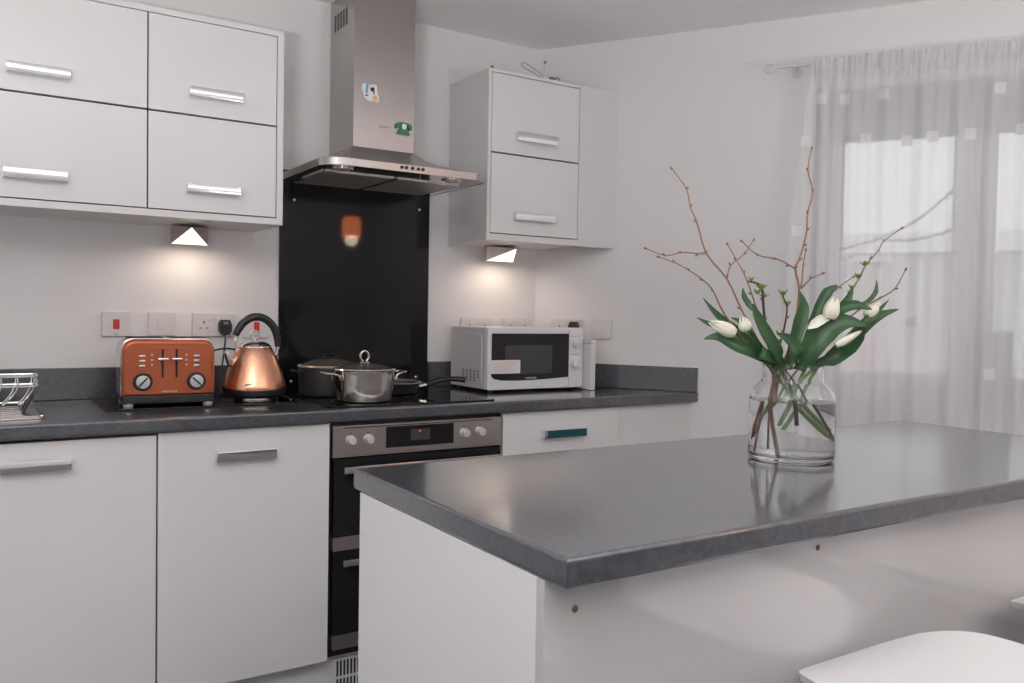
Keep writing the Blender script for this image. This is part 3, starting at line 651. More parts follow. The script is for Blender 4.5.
build('lid_knob', MB().lathe([(0, .1235), (.008, .1235), (.008, .132), (.021, .136), (.023, .140), (.019, .1435), (0, .144)], (*c, HT), 28), 'black', l2)
for sg in (-1, 1):
    xs = c[0] + sg * (R_ - .002)
    build('handle', MB().tube(smooth_path([(xs, c[1] + .03, HT + .078), (xs + sg * .02, c[1] + .028, HT + .083), (xs + sg * .032, c[1], HT + .084), (xs + sg * .02, c[1] - .028, HT + .083), (xs, c[1] - .03, HT + .078)], 4), .0042, 8), 'black', bp)
fp = thing('frying_pan', 'black frying pan with its handle pointing right toward the microwave', 'frying pan', (.335, -.225, HT))
c = (.348, -.235)
build('pan_body', MB().lathe([(0, 0), (.085, 0), (.092, .003), (.105, .036), (.1085, .037), (.109, .0385), (.1055, .0395), (.102, .038), (.089, .007), (0, .005)], (*c, HT), 56), 'blackmetal', fp)
build('rim', MB().lathe([(.1035, .0375), (.1105, .0375), (.1115, .0405), (.1035, .0420)], (*c, HT), 56, closed=True), 'panrim', fp)
dx, dy = math.cos(-.33), math.sin(-.33)
def al(t, z, w=0): return (c[0] + dx * t - dy * w, c[1] + dy * t + dx * w, HT + z)
hn = build('handle', MB().tube(smooth_path([al(.118, .026), al(.135, .03), (al(.165, .042)), al(.205, .049), al(.24, .049), al(.268, .046)], 5), lerp_list([.0075, .0095, .0105, .009, .0095, .0115], 5), 10), 'black', fp)
build('bracket', MB().tube([al(.102, .024), al(.112, .025), al(.128, .029)], [.009, .0095, .0088], 10), 'polsteel', fp)

# ------------------------------------------------------------------ microwave
X0, X1, YM, Z0, Z1 = .690, 1.128, -.332, .9215, 1.1525
mw = thing('microwave', 'white microwave oven with dark door glass on the worktop under the corner cabinet', 'microwave', ((X0 + X1) / 2, -.19, .911))
build('casing', MB().box((X0 + .004, YM + .022, Z0), (X1 - .004, -.04, Z1), .006), 'microside', mw)
for x in (X0 + .03, X1 - .03):
    for y in (-.30, -.07): build('foot', MB().cyl((x, y, .911), (x, y, Z0 + .001), .012, 14), 'black', mw)
W_, Hh = X1 - X0, Z1 - Z0
fx = lambda f: X0 + W_ * f
fz = lambda f: Z0 + Hh * f
build('front_frame', MB().prism(rrect(X0, Z0 - .001, X1, Z1 + .001, .010, 4), 0, .022, .004, which='top', mx=Matrix(((1, 0, 0, 0), (0, 0, -1, YM + .0225), (0, 1, 0, 0), (0, 0, 0, 1)))), 'whiteplastic', mw)
low = [(fx(.035 + (.835 - .035) * i / 16), fz(.165 - .028 * math.sin(PI * (i / 16) ** .8) + .012 * (i / 16))) for i in range(17)]
low[0] = (fx(.036), fz(.222)); low[1] = (fx(.06), fz(.178))
dw = build('door_glass', MB().prism(low + [(fx(.835), fz(.905)), (fx(.036), fz(.905))], 0, .0016, mx=Matrix(((1, 0, 0, 0), (0, 0, -1, YM), (0, 1, 0, 0), (0, 0, 0, 1)))), 'ovenglass', mw)
build('window_mesh', MB().prism(rrect(fx(.168), fz(.25), fx(.655), fz(.712), .004, 3), 0, .0006, mx=Matrix(((1, 0, 0, 0), (0, 0, -1, YM - .0016), (0, 1, 0, 0), (0, 0, 0, 1)))), 'microwin', dw)
st = build('sticker', MB().box((fx(.03), YM - .0028, fz(.262)), (fx(.322), YM - .0023, fz(.478))), 'paper', dw)
pk = MB()
for i in range(5): pk.box((fx(.05 + .01 * (i % 2)), YM - .0031, fz(.295 + .034 * i)), (fx(.30 - .025 * ((i * 3) % 4)), YM - .0028, fz(.303 + .034 * i)))
build('red_print', pk, 'pink', st)
text('maker_mark', 'cookworks', .0112, rel((fx(.435), YM - .0019, fz(.182)), mw), (PI / 2, 0, 0), 'knob', dw)
bpy.data.objects['maker_mark.001'].location = Vector((fx(.435), YM - .0019, fz(.182))) - mw.location
build('door_seam', MB().box((fx(.838), YM - .0004, fz(.02)), (fx(.841), YM + .001, fz(.98))), 'grey', mw)
for zz, rr in ((.735, .0175), (.405, .0195)):
    kx, kz = fx(.908), fz(zz)
    kn = build('dial', MB().cyl((kx, YM, kz), (kx, YM - .0035, kz), rr + .004, 28, bev=.001).cyl((kx, YM - .003, kz), (kx, YM - .017, kz), rr, 28, r2=rr * .93, bev=.002), 'whiteplastic', mw)
    build('dial_grip', MB().box((kx - .003, YM - .0205, kz - rr * .8), (kx + .003, YM - .0165, kz + rr * .8), .001, mx=Matrix.Translation((kx, 0, kz)) @ Matrix.Rotation(1.5 if zz > .5 else .6, 4, 'Y') @ Matrix.Translation((-kx, 0, -kz))), 'socket', kn)
tk = MB()
for zz in (.855, .55): 
    for q in (-1, 0, 1): tk.box((fx(.908 + q * .034) - .004, YM - .0005, fz(zz)), (fx(.908 + q * .034) + .003, YM + .001, fz(zz + .012)))
build('dial_marks', tk, 'grey', mw)
sv = MB()
for i in range(5):
    for j in range(4):
        if (i in (0, 4)) and j == 0: continue
        y = YM + .075 + i * .028; z = Z0 + .028 + j * .0115 + (0 if i % 2 else .003)
        sv.box((X0 + .0035, y - .005, z - .003), (X0 + .0045, y + .005, z + .003), mx=Matrix.Translation((0, y, z)) @ Matrix.Rotation(.5, 4, 'X') @ Matrix.Translation((0, -y, -z)))
build('side_vents', sv, 'black', mw)
sp = [(0, YM + .05), (0, -.085)]
build('side_relief', MB().tube([(X0 + .004, YM + .05, Z0 + .02), (X0 + .004, YM + .05, Z1 - .055), (X0 + .004, YM + .058, Z1 - .035), (X0 + .004, YM + .078, Z1 - .026), (X0 + .004, -.07, Z1 - .026)], .0022, 8), 'microside', mw)
wb = thing('storage_box', 'slim white box standing upright against the right end of the microwave', 'box', (1.155, -.24, .911))
build('box_body', MB().box((1.1325, -.375, .911), (1.158, -.14, 1.093), .004), 'carcass', wb)
build('lid', MB().box((1.132, -.376, 1.093), (1.159, -.139, 1.108), .004), 'carcass', wb)

# ------------------------------------------------------------------ toaster (local frame, front is -y)
tg = build('glass_board', MB().prism(rrect(-.588, -.398, -.034, -.075, .006, 4), .9105, .9155, .0015, which='top'), 'blackglass')
tag(tg, 'flat black glass board lying under the toaster and kettle', 'board')
to = thing('toaster', 'copper-orange four-slice toaster with two round dials and two levers', 'toaster', (-.408, -.262, .9158), -.06)
HW, TD, TH = .127, .105, .198          # half width, half depth, height
def arch(w, z0, z1, r, n=8):
    p = [(-w, z0), (w, z0)]
    for i in range(n + 1): a = PI / 2 * i / n; p.append((w - r + r * math.cos(a), z1 - r + r * math.sin(a)))
    for i in range(n + 1): a = PI / 2 * i / n; p.append((-w + r - r * math.sin(a), z1 - r + r * math.cos(a)))
    return p
def XZ(y): return Matrix(((1, 0, 0, 0), (0, 0, -1, y), (0, 1, 0, 0), (0, 0, 0, 1)))
build('front_shell', MB().prism(arch(HW, .031, TH - .002, .036), 0, .036, .013, which='top', mx=XZ(-TD + .036), seg=4), 'copperpaint', to, local=True)
build('back_shell', MB().prism(arch(HW, .031, TH - .002, .036), 0, .036, .010, mx=XZ(TD)), 'copperpaint', to, local=True)
build('middle_casing', MB().prism(arch(HW + .002, .029, TH, .034), -.069, .069, .004, mx=XZ(0)), 'polsteel', to, local=True)
for x in (-.058, .058):
    for y in (-.032, .032): build('bread_slot', MB().box((x - .05, y - .013, TH - .0005), (x + .05, y + .013, TH + .0015)), 'toastgap', to, local=True)
build('base_band', MB().box((-HW + .002, -TD + .003, .008), (HW - .002, TD - .003, .033), .004), 'black', to, local=True)
for x in (-HW + .018, HW - .018):
    for y in (-TD + .018, TD - .018): build('foot', MB().cyl((x, y, 0), (x, y, .010), .013, 18, r2=.015), 'knob', to, local=True)
YF = -TD
build('front_panel', MB().prism(rrect(-HW + .017, .037, HW - .017, TH - .026, .012, 4), 0, .0015, .0006, which='top', mx=XZ(YF + .0002)), 'copperpaint', to, local=True)
for x, an in ((-.0725, -.75), (.0735, .8)):
    k = build('dial', MB().lathe([(0, .010), (.0235, .010), (.0248, .009), (.0268, .002), (.0268, 0), (0, 0)], n=32, mx=Matrix.Translation((x, YF - .001, .073)) @ Matrix.Rotation(PI / 2, 4, 'X')), 'black', to, local=True)
    build('dial_cap', MB().lathe([(0, .0125), (.0165, .0125), (.0185, .0115), (.0185, .0095), (0, .0095)], n=28, mx=Matrix.Translation((x, YF - .001, .073)) @ Matrix.Rotation(PI / 2, 4, 'X')), 'knob', k, local=True)
    build('pointer', MB().box((-.0022, -.0175, -.0165), (.0022, -.0130, .0165), .0008, mx=Matrix.Translation((x, YF, .073)) @ Matrix.Rotation(-an, 4, 'Y')), 'black', k, local=True)
for x in (-.0195, .0185):
    build('lever_slot', MB().prism(rrect(x - .0028, .083, x + .0028, .168, .0026, 3), 0, .0022, mx=XZ(YF)), 'toastgap', to, local=True)
    build('lever', MB().box((x - .0145, YF - .020, .1345), (x + .0145, YF - .001, .1425), .003), 'polsteel', to, local=True)
for x in (-.0745, .0735):
    for z in (.147, .133, .1185): build('button', MB().box((x - .0085, YF - .006, z - .0035), (x + .0085, YF - .001, z + .0035), .0015), 'polsteel', to, local=True)
ic = MB()
for x in (-.048, .046):
    for z in (.150, .136, .122): ic.box((x - .003, YF - .0018, z - .003), (x + .003, YF - .0012, z + .003), .0008)
build('symbols', ic, 'pink', to, local=True)
text('maker_mark', 'morphy richards', .0064, (0, YF - .0018, .0445), (PI / 2, 0, 0), 'paper', to, spacing=1.0)

# ------------------------------------------------------------------ kettle
kt = thing('kettle', 'copper pyramid kettle with black arched handle, between the toaster and the pots', 'kettle', (-.150, -.305, .9158))
build('power_base', MB().lathe([(0, 0), (.062, 0), (.064, .003), (.064, .012), (.060, .015), (0, .015)], n=44), 'polsteel', kt, local=True)
build('base_ring', MB().lathe([(0, .0155), (.080, .0155), (.092, .022), (.0965, .034), (.0962, .039), (0, .039)], n=48), 'black', kt, local=True)
build('kettle_body', MB().lathe([(.0962, .039), (.0972, .043), (.0955, .052), (.088, .078), (.078, .108), (.066, .140), (.056, .160), (.050, .168), (0, .168)], n=56), 'copper', kt, local=True)
build('lid', MB().lathe([(.050, .1682), (.0495, .172), (.042, .180), (.028, .1865), (.012, .1895), (0, .190)], n=40), 'polsteel', kt, local=True)
lk = build('lid_knob', MB().cyl((0, 0, .189), (0, 0, .195), .006, 16).tube([(.0125 * math.cos(a), 0, .2085 + .0125 * math.sin(a)) for a in [2 * PI * i / 24 for i in range(24)]], .0027, 8, closed=True), 'polsteel', kt, local=True)
arc = [(-.060, 0, .205), (-.052, 0, .222), (-.036, 0, .245), (-.010, 0, .2615), (.020, 0, .262), (.046, 0, .247), (.064, 0, .222), (.072, 0, .192), (.0735, 0, .170)]
build('handle', MB().tube(smooth_path(arc, 5), lerp_list([.0095, .0115, .0125, .0125, .0125, .0125, .0125, .0115, .0095], 5), 14), 'black', kt, local=True)
build('handle_bracket', MB().tube([(-.058, 0, .208), (-.058, 0, .172), (-.057, 0, .152)], .0038, 8).tube([(.0735, 0, .172), (.071, 0, .150), (.064, 0, .140)], .006, 8), 'polsteel', kt, local=True)
build('spout', MB().prism([(-.062, .125), (-.086, .155), (-.094, .151), (-.081, .108)], -.014, .014, .004, mx=Matrix(((1, 0, 0, 0), (0, 0, -1, 0), (0, 1, 0, 0), (0, 0, 0, 1)))), 'polsteel', kt, local=True)
build('spout_lip', MB().box((-.0965, -.013, .150), (-.082, .013, .156), .002), 'polsteel', kt, local=True)
build('gauge_badge', MB().box((-.06, -.0935, .047), (-.028, -.0905, .050), mx=Matrix.Rotation(-.12, 4, 'X')), 'knob', kt, local=True)

# ------------------------------------------------------------------ sink drainer and dish rack
sk = thing('sink', 'steel sink drainer let into the worktop at the left edge of the photo', 'sink', (-1.05, -.3, .91))
build('drainer', MB().prism(rrect(-1.5, -.50, -.742, -.10, .02, 5), .9105, .9145, .001, which='top'), 'steel', sk)
build('raised_rim', MB().tube([(x, y, .9155) for x, y in rrect(-1.495, -.494, -.747, -.106, .02, 5)], .0045, 8, closed=True), 'polsteel', sk)
gr = MB()
for i in range(7): gr.box((-1.2, -.44 + i * .045, .9145), (-.79, -.430 + i * .045, .9165), .0009)
build('drain_ribs', gr, 'steel', sk)
rk = thing('dish_rack', 'chrome wire dish rack with black feet standing on the steel drainer', 'dish rack', (-.93, -.29, .9150))
def loop(x0, x1, y0, y1, z, r): return MB().tube([(x, y, z) for x, y in rrect(x0, y0, x1, y1, .012, 4)], r, 8, closed=True)
build('top_rail', loop(-1.12, -.752, -.385, -.30, 1.0135, .0032), 'chrome', rk)
build('lower_rail', loop(-1.12, -.7525, -.385, -.30, .986, .0032), 'chrome', rk)
build('bottom_rail', loop(-1.10, -.79, -.36, -.32, .934, .0025), 'blackmetal', rk)
for i in range(10):
    x = -.762 - i * .038
    build('wire', MB().tube(smooth_path([(x, -.385, 1.0135), (x + .001, -.384, .986), (x - .012, -.367, .958), (x - .034, -.360, .934), (x - .034, -.325, .934), (x - .014, -.315, .958), (x - .002, -.301, .986), (x, -.30, 1.0135)], 3), .0021, 6), 'chrome', rk)
for i in range(4):
    z = 1.0135
    build('corner_post', MB().cyl(((-.7523, -1.12)[i % 2], (-.372, -.313)[i // 2], .986), ((-.7523, -1.12)[i % 2], (-.372, -.313)[i // 2], z), .0026, 8), 'chrome', rk)
for x in (-.775, -1.09):
    for y in (-.365, -.315): build('foot', MB().tube([(x + .012, y, .962), (x, y - .004, .940), (x - .010, y - .012, .9195)], [.004, .005, .0042], 8), 'black', rk)

# ------------------------------------------------------------------ island
IX0, IX1, IY0, IY1, IZ = -.2854, 1.4921, -1.459, -2.148, .9012
it = build('island_worktop', slab([(IX0, IY1), (IX1, IY1), (IX1, IY0), (IX0, IY0)], IZ - .0405, IZ, lambda c: c.y < IY1 + 1e-4 or c.y > IY0 - 1e-4, .007), 'slate')
tag(it, 'thick dark grey slate-effect island worktop holding the vase of tulips', 'worktop')
isl = thing('kitchen_island', 'white gloss kitchen island base under the dark grey slab', 'island', (.55, -1.8, 0))
IU = IZ - .0405 - .0005
build('end_panel', MB().box((-.2835, -2.080, 0), (-.2655, -1.485, IU), .001), 'gloss', isl)
build('end_panel', MB().box((1.402, -2.080, 0), (1.42, -1.485, IU), .001), 'gloss', isl)
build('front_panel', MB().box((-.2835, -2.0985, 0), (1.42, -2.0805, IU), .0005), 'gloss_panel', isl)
build('cupboard_body', MB().box((-.2645, -2.0795, .15), (1.4015, -1.506, IU)), 'carcass', isl)
for i in range(3): 
    a = -.262 + i * .555
    d = build('door', MB().box((a, -1.505, .152), (a + .55, -1.487, IU - .004), .001), 'gloss', isl)
    build('handle', MB().box((a + .19, -1.470, IU - .075), (a + .36, -1.462, IU - .048), .001).box((a + .19, -1.487, IU - .074), (a + .2, -1.469, IU - .049)).box((a + .35, -1.487, IU - .074), (a + .36, -1.469, IU - .049)), 'chrome', d)
build('plinth_board', MB().box((-.2645, -1.56, 0), (1.4015, -1.545, .15)), 'filler', isl)
for x, z in ((-.2335, .8148), (.2642, .8295)):
    build('screw_cap', MB().lathe([(0, .0025), (.003, .0022), (.0048, .001), (.005, 0)], n=14, mx=Matrix.Translation((x, -2.0985, z)) @ Matrix.Rotation(PI / 2, 4, 'X')), 'brown', isl)

# ------------------------------------------------------------------ stools
def seat_mb():
    nx, ny = 36, 32; top = []; 
    def P(i, j):
        a, b = -1 + 2 * i / nx, -1 + 2 * j / ny      # square to rounded square
        x = a * math.sqrt(1 - b * b * .46); y = b * math.sqrt(1 - a * a * .46)
        r2 = a * a; z = .022 * a * a - .010
        z += -.030 * max(0, b - .35) ** 2 * 2.0 * (1 - .3 * a * a)      # front edge rolls down (towards the island)
        z += .075 * max(0, -b - .45) ** 1.6 * 1.6                       # low curled back
        return (x * .212, y * .196, z)
    vs = [P(i, j) for j in range(ny + 1) for i in range(nx + 1)]
    k = len(vs); N = nx + 1
    for j in range(ny + 1):
        for i in range(nx + 1):
            a, b = -1 + 2 * i / nx, -1 + 2 * j / ny; q = P(i, j); e = max(abs(a), abs(b))
            vs.append((q[0] * .985, q[1] * .985, q[2] - .012 - .018 * (1 - e)))
    fs = []
    for j in range(ny):
        for i in range(nx):
            a = j * N + i; fs.append((a, a + 1, a + N + 1, a + N)); fs.append((k + a, k + a + N, k + a + N + 1, k + a + 1))
    ring = [i for i in range(N)] + [j * N + nx for j in range(1, ny + 1)] + [ny * N + i for i in range(nx - 1, -1, -1)] + [j * N for j in range(ny - 1, 0, -1)]
    for q in range(len(ring)):
        a, b = ring[q], ring[(q + 1) % len(ring)]; fs.append((a, k + a, k + b, b))
    return MB().raw(vs, fs)
SZ = .679
def make_stool(label, x, y, rz):
    r = thing('bar_stool', label, 'stool', (x, y, 0), rz)
    s = seat_mb(); s.v = [(v[0], v[1], v[2] + SZ) for v in s.v]
    build('seat', s, 'stool', r, local=True, sharp=60)
    build('pedestal', MB().lathe([(0, .03), (.026, .03), (.026, .36), (.0245, .362), (.0165, .365), (.0165, SZ - .075), (.03, SZ - .07), (.055, SZ - .048), (.055, SZ - .04), (0, SZ - .04)], n=28), 'chrome', r, local=True)
    build('footrest', MB().tube([(.02 * 0 + .11 * math.cos(a), .07 + .11 * math.sin(a), .26) for a in [2 * PI * i / 28 for i in range(28)]], .009, 8, closed=True).cyl((0, -.02, .26), (0, .03, .26), .03, 16), 'chrome', r, local=True)
    build('floor_plate', MB().lathe([(0, 0), (.195, 0), (.195, .006), (.18, .012), (.06, .026), (.03, .032), (0, .032)], n=48), 'chrome', r, local=True)
    return r
s1 = make_stool('white moulded bar stool nearest the camera, in front of the island', .296, -2.309, 0)
s2 = s1.copy(); COL.objects.link(s2); s2.location = (.92, -2.305, 0)
s2['label'] = 'white moulded bar stool at the far right, only its seat tip in view'
for ch in list(s1.children):
    q = ch.copy(); COL.objects.link(q); q.parent = s2
for s_ in (s1, s2): s_['group'] = 'bar stools at the island'

# ------------------------------------------------------------------ vase, water, flowers
VX, VY, VZ = .585, -1.78, IZ + .0005
vs_ = thing('glass_vase', 'clear glass jar vase of tulips standing on the island worktop', 'vase', (VX, VY, VZ))
outer = [(0, 0), (.080, 0), (.0875, .004), (.0895, .012), (.0895, .128), (.0875, .140), (.080, .154), (.068, .166), (.0635, .174), (.0635, .200), (.0645, .2055)]
inner = [(.0605, .2055), (.0605, .174), (.065, .168), (.077, .152), (.0845, .139), (.0865, .128), (.0865, .020), (.080, .012), (0, .010)]
build('jar', MB().lathe(outer + inner, n=64), 'vaseglass', vs_, local=True, sharp=60)
wa = thing('water', 'clear water filling the glass vase about two thirds', 'water', (VX, VY, VZ)); wa['kind'] = 'stuff'
build('water_body', MB().lathe([(0, .0095), (.0803, .0115), (.0870, .0200), (.0870, .1270), (.0868, .128), (0, .128)], n=64), 'water', wa, local=True, sharp=60)
def inside(p):
    p = Vector(p); lim = (.050 + max(0, p.z - .206) * 2.5) if p.z > .150 else .079
    if p.z < .24:
        r = math.hypot(p.x, p.y)
        if r > lim: p.x *= lim / r; p.y *= lim / r
    return p
def branch(keys, label, m='twig', r0=.0029, r1=.0011, sprouts=(), buds=True, group='bare budding branches in the vase'):
    main = [inside(p) for p in BRANCHES[keys[0]]]
    r = thing('budding_branch', label, 'branch', (VX, VY, VZ), group=group)
    def rod_(pts, a, b):
        path = [inside(q) for q in smooth_path(pts, 3)]; return MB().tube(path, [a + (b - a) * i / (len(path) - 1) for i in range(len(path))], 7)
    stem = build('branch_stem', rod_(main, r0, r1), m, r, local=True)
    for k in keys[1:]:
        build('side_twig', rod_([inside(p) for p in BRANCHES[k]], r0 * .6, r1 * .9), m, r, local=True)
    bu = MB()
    rnd = random.Random(ord(keys[0]))
    for k in keys:
        pts = BRANCHES[k]
        for i, p in enumerate(pts):
            if p[2] < .24: continue
            p = Vector(p); q = Vector(pts[i - 1]) if i else p + Vector((0, 0, -1)); d = (p - q).normalized()
            side = d.cross(Vector((rnd.uniform(-1, 1), rnd.uniform(-1, 1), rnd.uniform(-1, 1)))).normalized()
            tip = i == len(pts) - 1
            ax = d if tip else (d * .7 + side * .7).normalized()
            b = MB().lathe([(0, -.002), (.0022, .0005), (.0026, .003), (.0016, .0065), (0, .009)], n=8, mx=Matrix.Translation(p + (Vector((0, 0, 0)) if tip else ax * .001)) @ ax.to_track_quat('Z', 'Y').to_matrix().to_4x4())
            bu.raw(b.v, b.f)
    build('buds', bu, 'bud', r, local=True)['kind'] = 'stuff'
    sp = MB()
    for (x, y, z, s) in sprouts:
        for q in range(4):
            a = q * 1.57 + x * 50; el = .5 + .3 * (q % 2)
            d = Vector((math.cos(a) * math.cos(el), math.sin(a) * math.cos(el), math.sin(el))); w = d.cross(Vector((0, 0, 1))).normalized(); nn = w.cross(d)
            c = Vector((x, y, z)); vs, fs = [], []
            for t, wd in ((0, .15), (.35, .5), (.7, .4), (1, .02)):
                for e in (-1, 0, 1): vs.append(c + d * s * t + w * s * wd * e * .6 + nn * s * .14 * (abs(e) + t * t))
            for t in range(3):
                for e in range(2): i0 = t * 3 + e; fs.append((i0, i0 + 1, i0 + 4, i0 + 3))
            sp.raw(vs, fs)
    if sprouts: build('young_leaves', sp, 'sprout', r, local=True, flat=True)
    return r
branch('abe', 'bare branch leaning far left with a twig tip highest on the left side', r0=.0031)
branch('c', 'thin bare twig reaching lowest and farthest left of the vase', r0=.0024)
branch('d', 'thin straight twig rising between the two left tulip flowers', r0=.0024)
branch('gfhi', 'tallest bare branch, standing upright above the vase', r0=.0034, r1=.0013)
branch('j', 'long bare branch reaching up right against the curtain', r0=.0028, sprouts=[(.168, -.049, .421, .014), (.150, -.046, .392, .016), (.135, -.042, .368, .014)])
branch('k', 'short bare twig pointing farthest right from the tulips', r0=.0022)
branch('l', 'short thin twig just left of the long right-hand branch', r0=.0020)
branch('m', 'dark crooked twig with green sprouts near the second tulip from left', m='darktwig', r0=.0038, r1=.0022, sprouts=[(-.089, .016, .362, .016), (-.081, .015, .345, .014), (-.109, .027, .379, .012), (-.097, .02, .352, .014)])
branch('n', 'small twig with green sprouts in the middle of the bunch', m='darktwig', r0=.0026, r1=.0016, sprouts=[(-.046, -.005, .349, .017), (-.040, .004, .262, .018), (-.03, -.004, .33, .013), (-.052, .0, .25, .014)])
# lower ends of woody stems, fanned out under water
FV = Vector((.54, .841, -.033)); RV = Vector((.8416, -.5397, .018))
def leaf(pts, wd, tw, n=5):
    P = [inside(p) for p in smooth_path([inside(p) for p in pts], 5)]; Wd = lerp_list(list(wd), 5); vs, fs = [], []
    k = len(P)
    for i in range(k):
        t = (P[min(i + 1, k - 1)] - P[max(i - 1, 0)]).normalized()
        face = (-FV + Vector((0, 0, .5)) + RV * tw).normalized()
        w = t.cross(face).normalized(); nn = w.cross(t).normalized()
        if nn.dot(face) < 0: nn = -nn
        wdt = Wd[i]
        if P[i].z < .218: wdt = min(wdt, .010)
        for e in range(n):
            q = -1 + 2 * e / (n - 1)
            vs.append(P[i] + w * wdt * q * .96 + nn * wdt * (.42 * q * q - .1))
    for i in range(k - 1):
        for e in range(n - 1): a = i * n + e; fs.append((a, a + 1, a + n + 1, a + n))
    b = len(vs); tk = .0007
    vs2 = []
    for i in range(k):
        t = (P[min(i + 1, k - 1)] - P[max(i - 1, 0)]).normalized()
        nn = (-FV + Vector((0, 0, .5)) + RV * tw).normalized()
        for e in range(n): vs2.append(vs[i * n + e] - nn * tk)
    fs2 = [tuple(b + q for q in f[::-1]) for f in fs]
    edge = [e for e in range(n)] + [i * n + n - 1 for i in range(1, k)] + [(k - 1) * n + e for e in range(n - 2, -1, -1)] + [i * n for i in range(k - 2, 0, -1)]
    fs3 = [(edge[i], b + edge[i], b + edge[(i + 1) % len(edge)], edge[(i + 1) % len(edge)]) for i in range(len(edge))]
    return MB().raw(vs + vs2, fs + fs2 + fs3)
def petal_cup(a, b, rad, open_=0.0, npet=6):
    """closed tulip cup of overlapping petals from base a to tip b; a list of one mesh per petal"""
    a, b = Vector(a), Vector(b); ax = b - a; L = ax.length; q = ax.normalized().to_track_quat('Z', 'Y').to_matrix().to_4x4(); out = []
    for p in range(npet):
        th = 2 * PI * p / npet; lay = 1.0 if p % 2 else .90; vs, fs = [], []
        for i in range(9):
            t = i / 8; prof = math.sin(PI * min(1, (t * .93 + .07)) ** .72) ** .62 if t < .999 else .10
            r = rad * lay * max(prof, .12) + open_ * rad * t * t * 1.5; half = .68 * (1 - t ** 5 * .9)
            for e in range(5):
                an = th + half * (-1 + e / 2.0); vs.append(Vector((r * math.cos(an), r * math.sin(an), L * t * (1.0 if p % 2 else .97) - (.05 * L * abs(e - 2) * t))))
        for i in range(8):
            for e in range(4): k = i * 5 + e; fs.append((k, k + 1, k + 6, k + 5))
        out.append(MB().raw([a + (q @ v) for v in vs], fs))
    return out
BELOW = {'F1': (.070, -.012, .041), 'F2': (.060, -.014, .064), 'F3': (-.015, .013, .074), 'F4': (-.060, .020, .097), 'F5': (-.010, .009, .065)}
def tulip(key, label, leaves, rad, open_=0):
    r = thing('tulip', label, 'tulip', (VX, VY, VZ), group='white tulips in the vase')
    st_ = [inside(p) for p in STEMS[key]]
    pts = [Vector(BELOW[key]), Vector(BELOW[key]).lerp(st_[0], .62)] + st_
    b0, b1 = FLOWERS[key]; pts.append(Vector(b0))
    build('flower_stem', MB().tube([inside(q) for q in smooth_path(pts, 4)], .0038, 8), 'stem', r, local=True)
    for l in leaves: build('leaf', leaf(*LEAVES[l]), 'leaf', r, local=True, flat=True, sharp=80)
    for pm in petal_cup(b0, b1, rad, open_): build('petal', pm, 'petal', r, local=True, flat=True, sharp=80)
    return r
tulip('F1', 'leftmost white tulip, its closed bud leaning left over long leaves', ['L1', 'L2', 'L3', 'L4'], .0155)
tulip('F2', 'second white tulip from the left, with an upright closed bud', ['L5', 'L6', 'L7'], .0135)
t3 = tulip('F3', 'opened white tulip in the middle right, one petal drooping to the left', ['L8', 'L9', 'L10', 'L11', 'L17'], .0165, .10)
a, b = Vector(FLOWERS['F3b'][0]), Vector(FLOWERS['F3b'][1])
build('petal', leaf([a, a.lerp(b, .35) + Vector((0, 0, .004)), a.lerp(b, .7) + Vector((0, 0, .002)), b], (.005, .011, .010, .001), .1), 'petal', t3, local=True, flat=True, sharp=80)
tulip('F4', 'rightmost white tulip, half hidden behind the right-hand leaves', ['L12', 'L13', 'L14'], .0135)
tulip('F5', 'lowest white tulip bud on the right, lying on a broad leaf', ['L15', 'L16'], .0088)

# ------------------------------------------------------------------ lights of the room, with added fill uplighters
def downlight(label, x, y, power, col=(1, .93, .87)):
    r = thing('ceiling_spotlight', label, 'ceiling light', (x, y, H))
    build('bezel', MB().lathe([(.034, -.001), (.046, -.001), (.047, -.004), (.036, -.007), (.033, -.004)], n=32, closed=True), 'polsteel', r, local=True)
    build('lens', MB().lathe([(0, -.0012), (.033, -.0012), (.033, -.003), (0, -.004)], n=28), 'ceil_lamp', r, local=True)
P_DOWN = 1.6
P_UP = 46
P_BACK = 25
downlight('recessed ceiling spotlight over the walkway, left of the island', -.82, -1.35, P_DOWN)
downlight('recessed ceiling spotlight over the left part of the island', .22, -1.58, P_DOWN)
downlight('recessed ceiling spotlight over the right part of the island', 1.2, -1.75, P_DOWN)
downlight('recessed ceiling spotlight over the bar stools in front of the island', .55, -2.65, 3.5)
downlight('recessed ceiling spotlight behind the camera near the pendant lamp', .4, -4.2, P_DOWN)
for x, y, z, e in ((-.297, -.12, 1.405, 2.6), (.90, -.12, 1.405, 2.6)):
    L = bpy.data.lights.new('cabinet_lamp_glow', 'SPOT'); L.energy = e * .27; L.color = (1, .80, .62); L.spot_size = math.radians(172); L.spot_blend = .5; L.shadow_soft_size = .05
    o = bpy.data.objects.new('cabinet_lamp_glow', L); COL.objects.link(o); o.location = (x, y, z); o.rotation_euler = (math.radians(12), 0, 0)
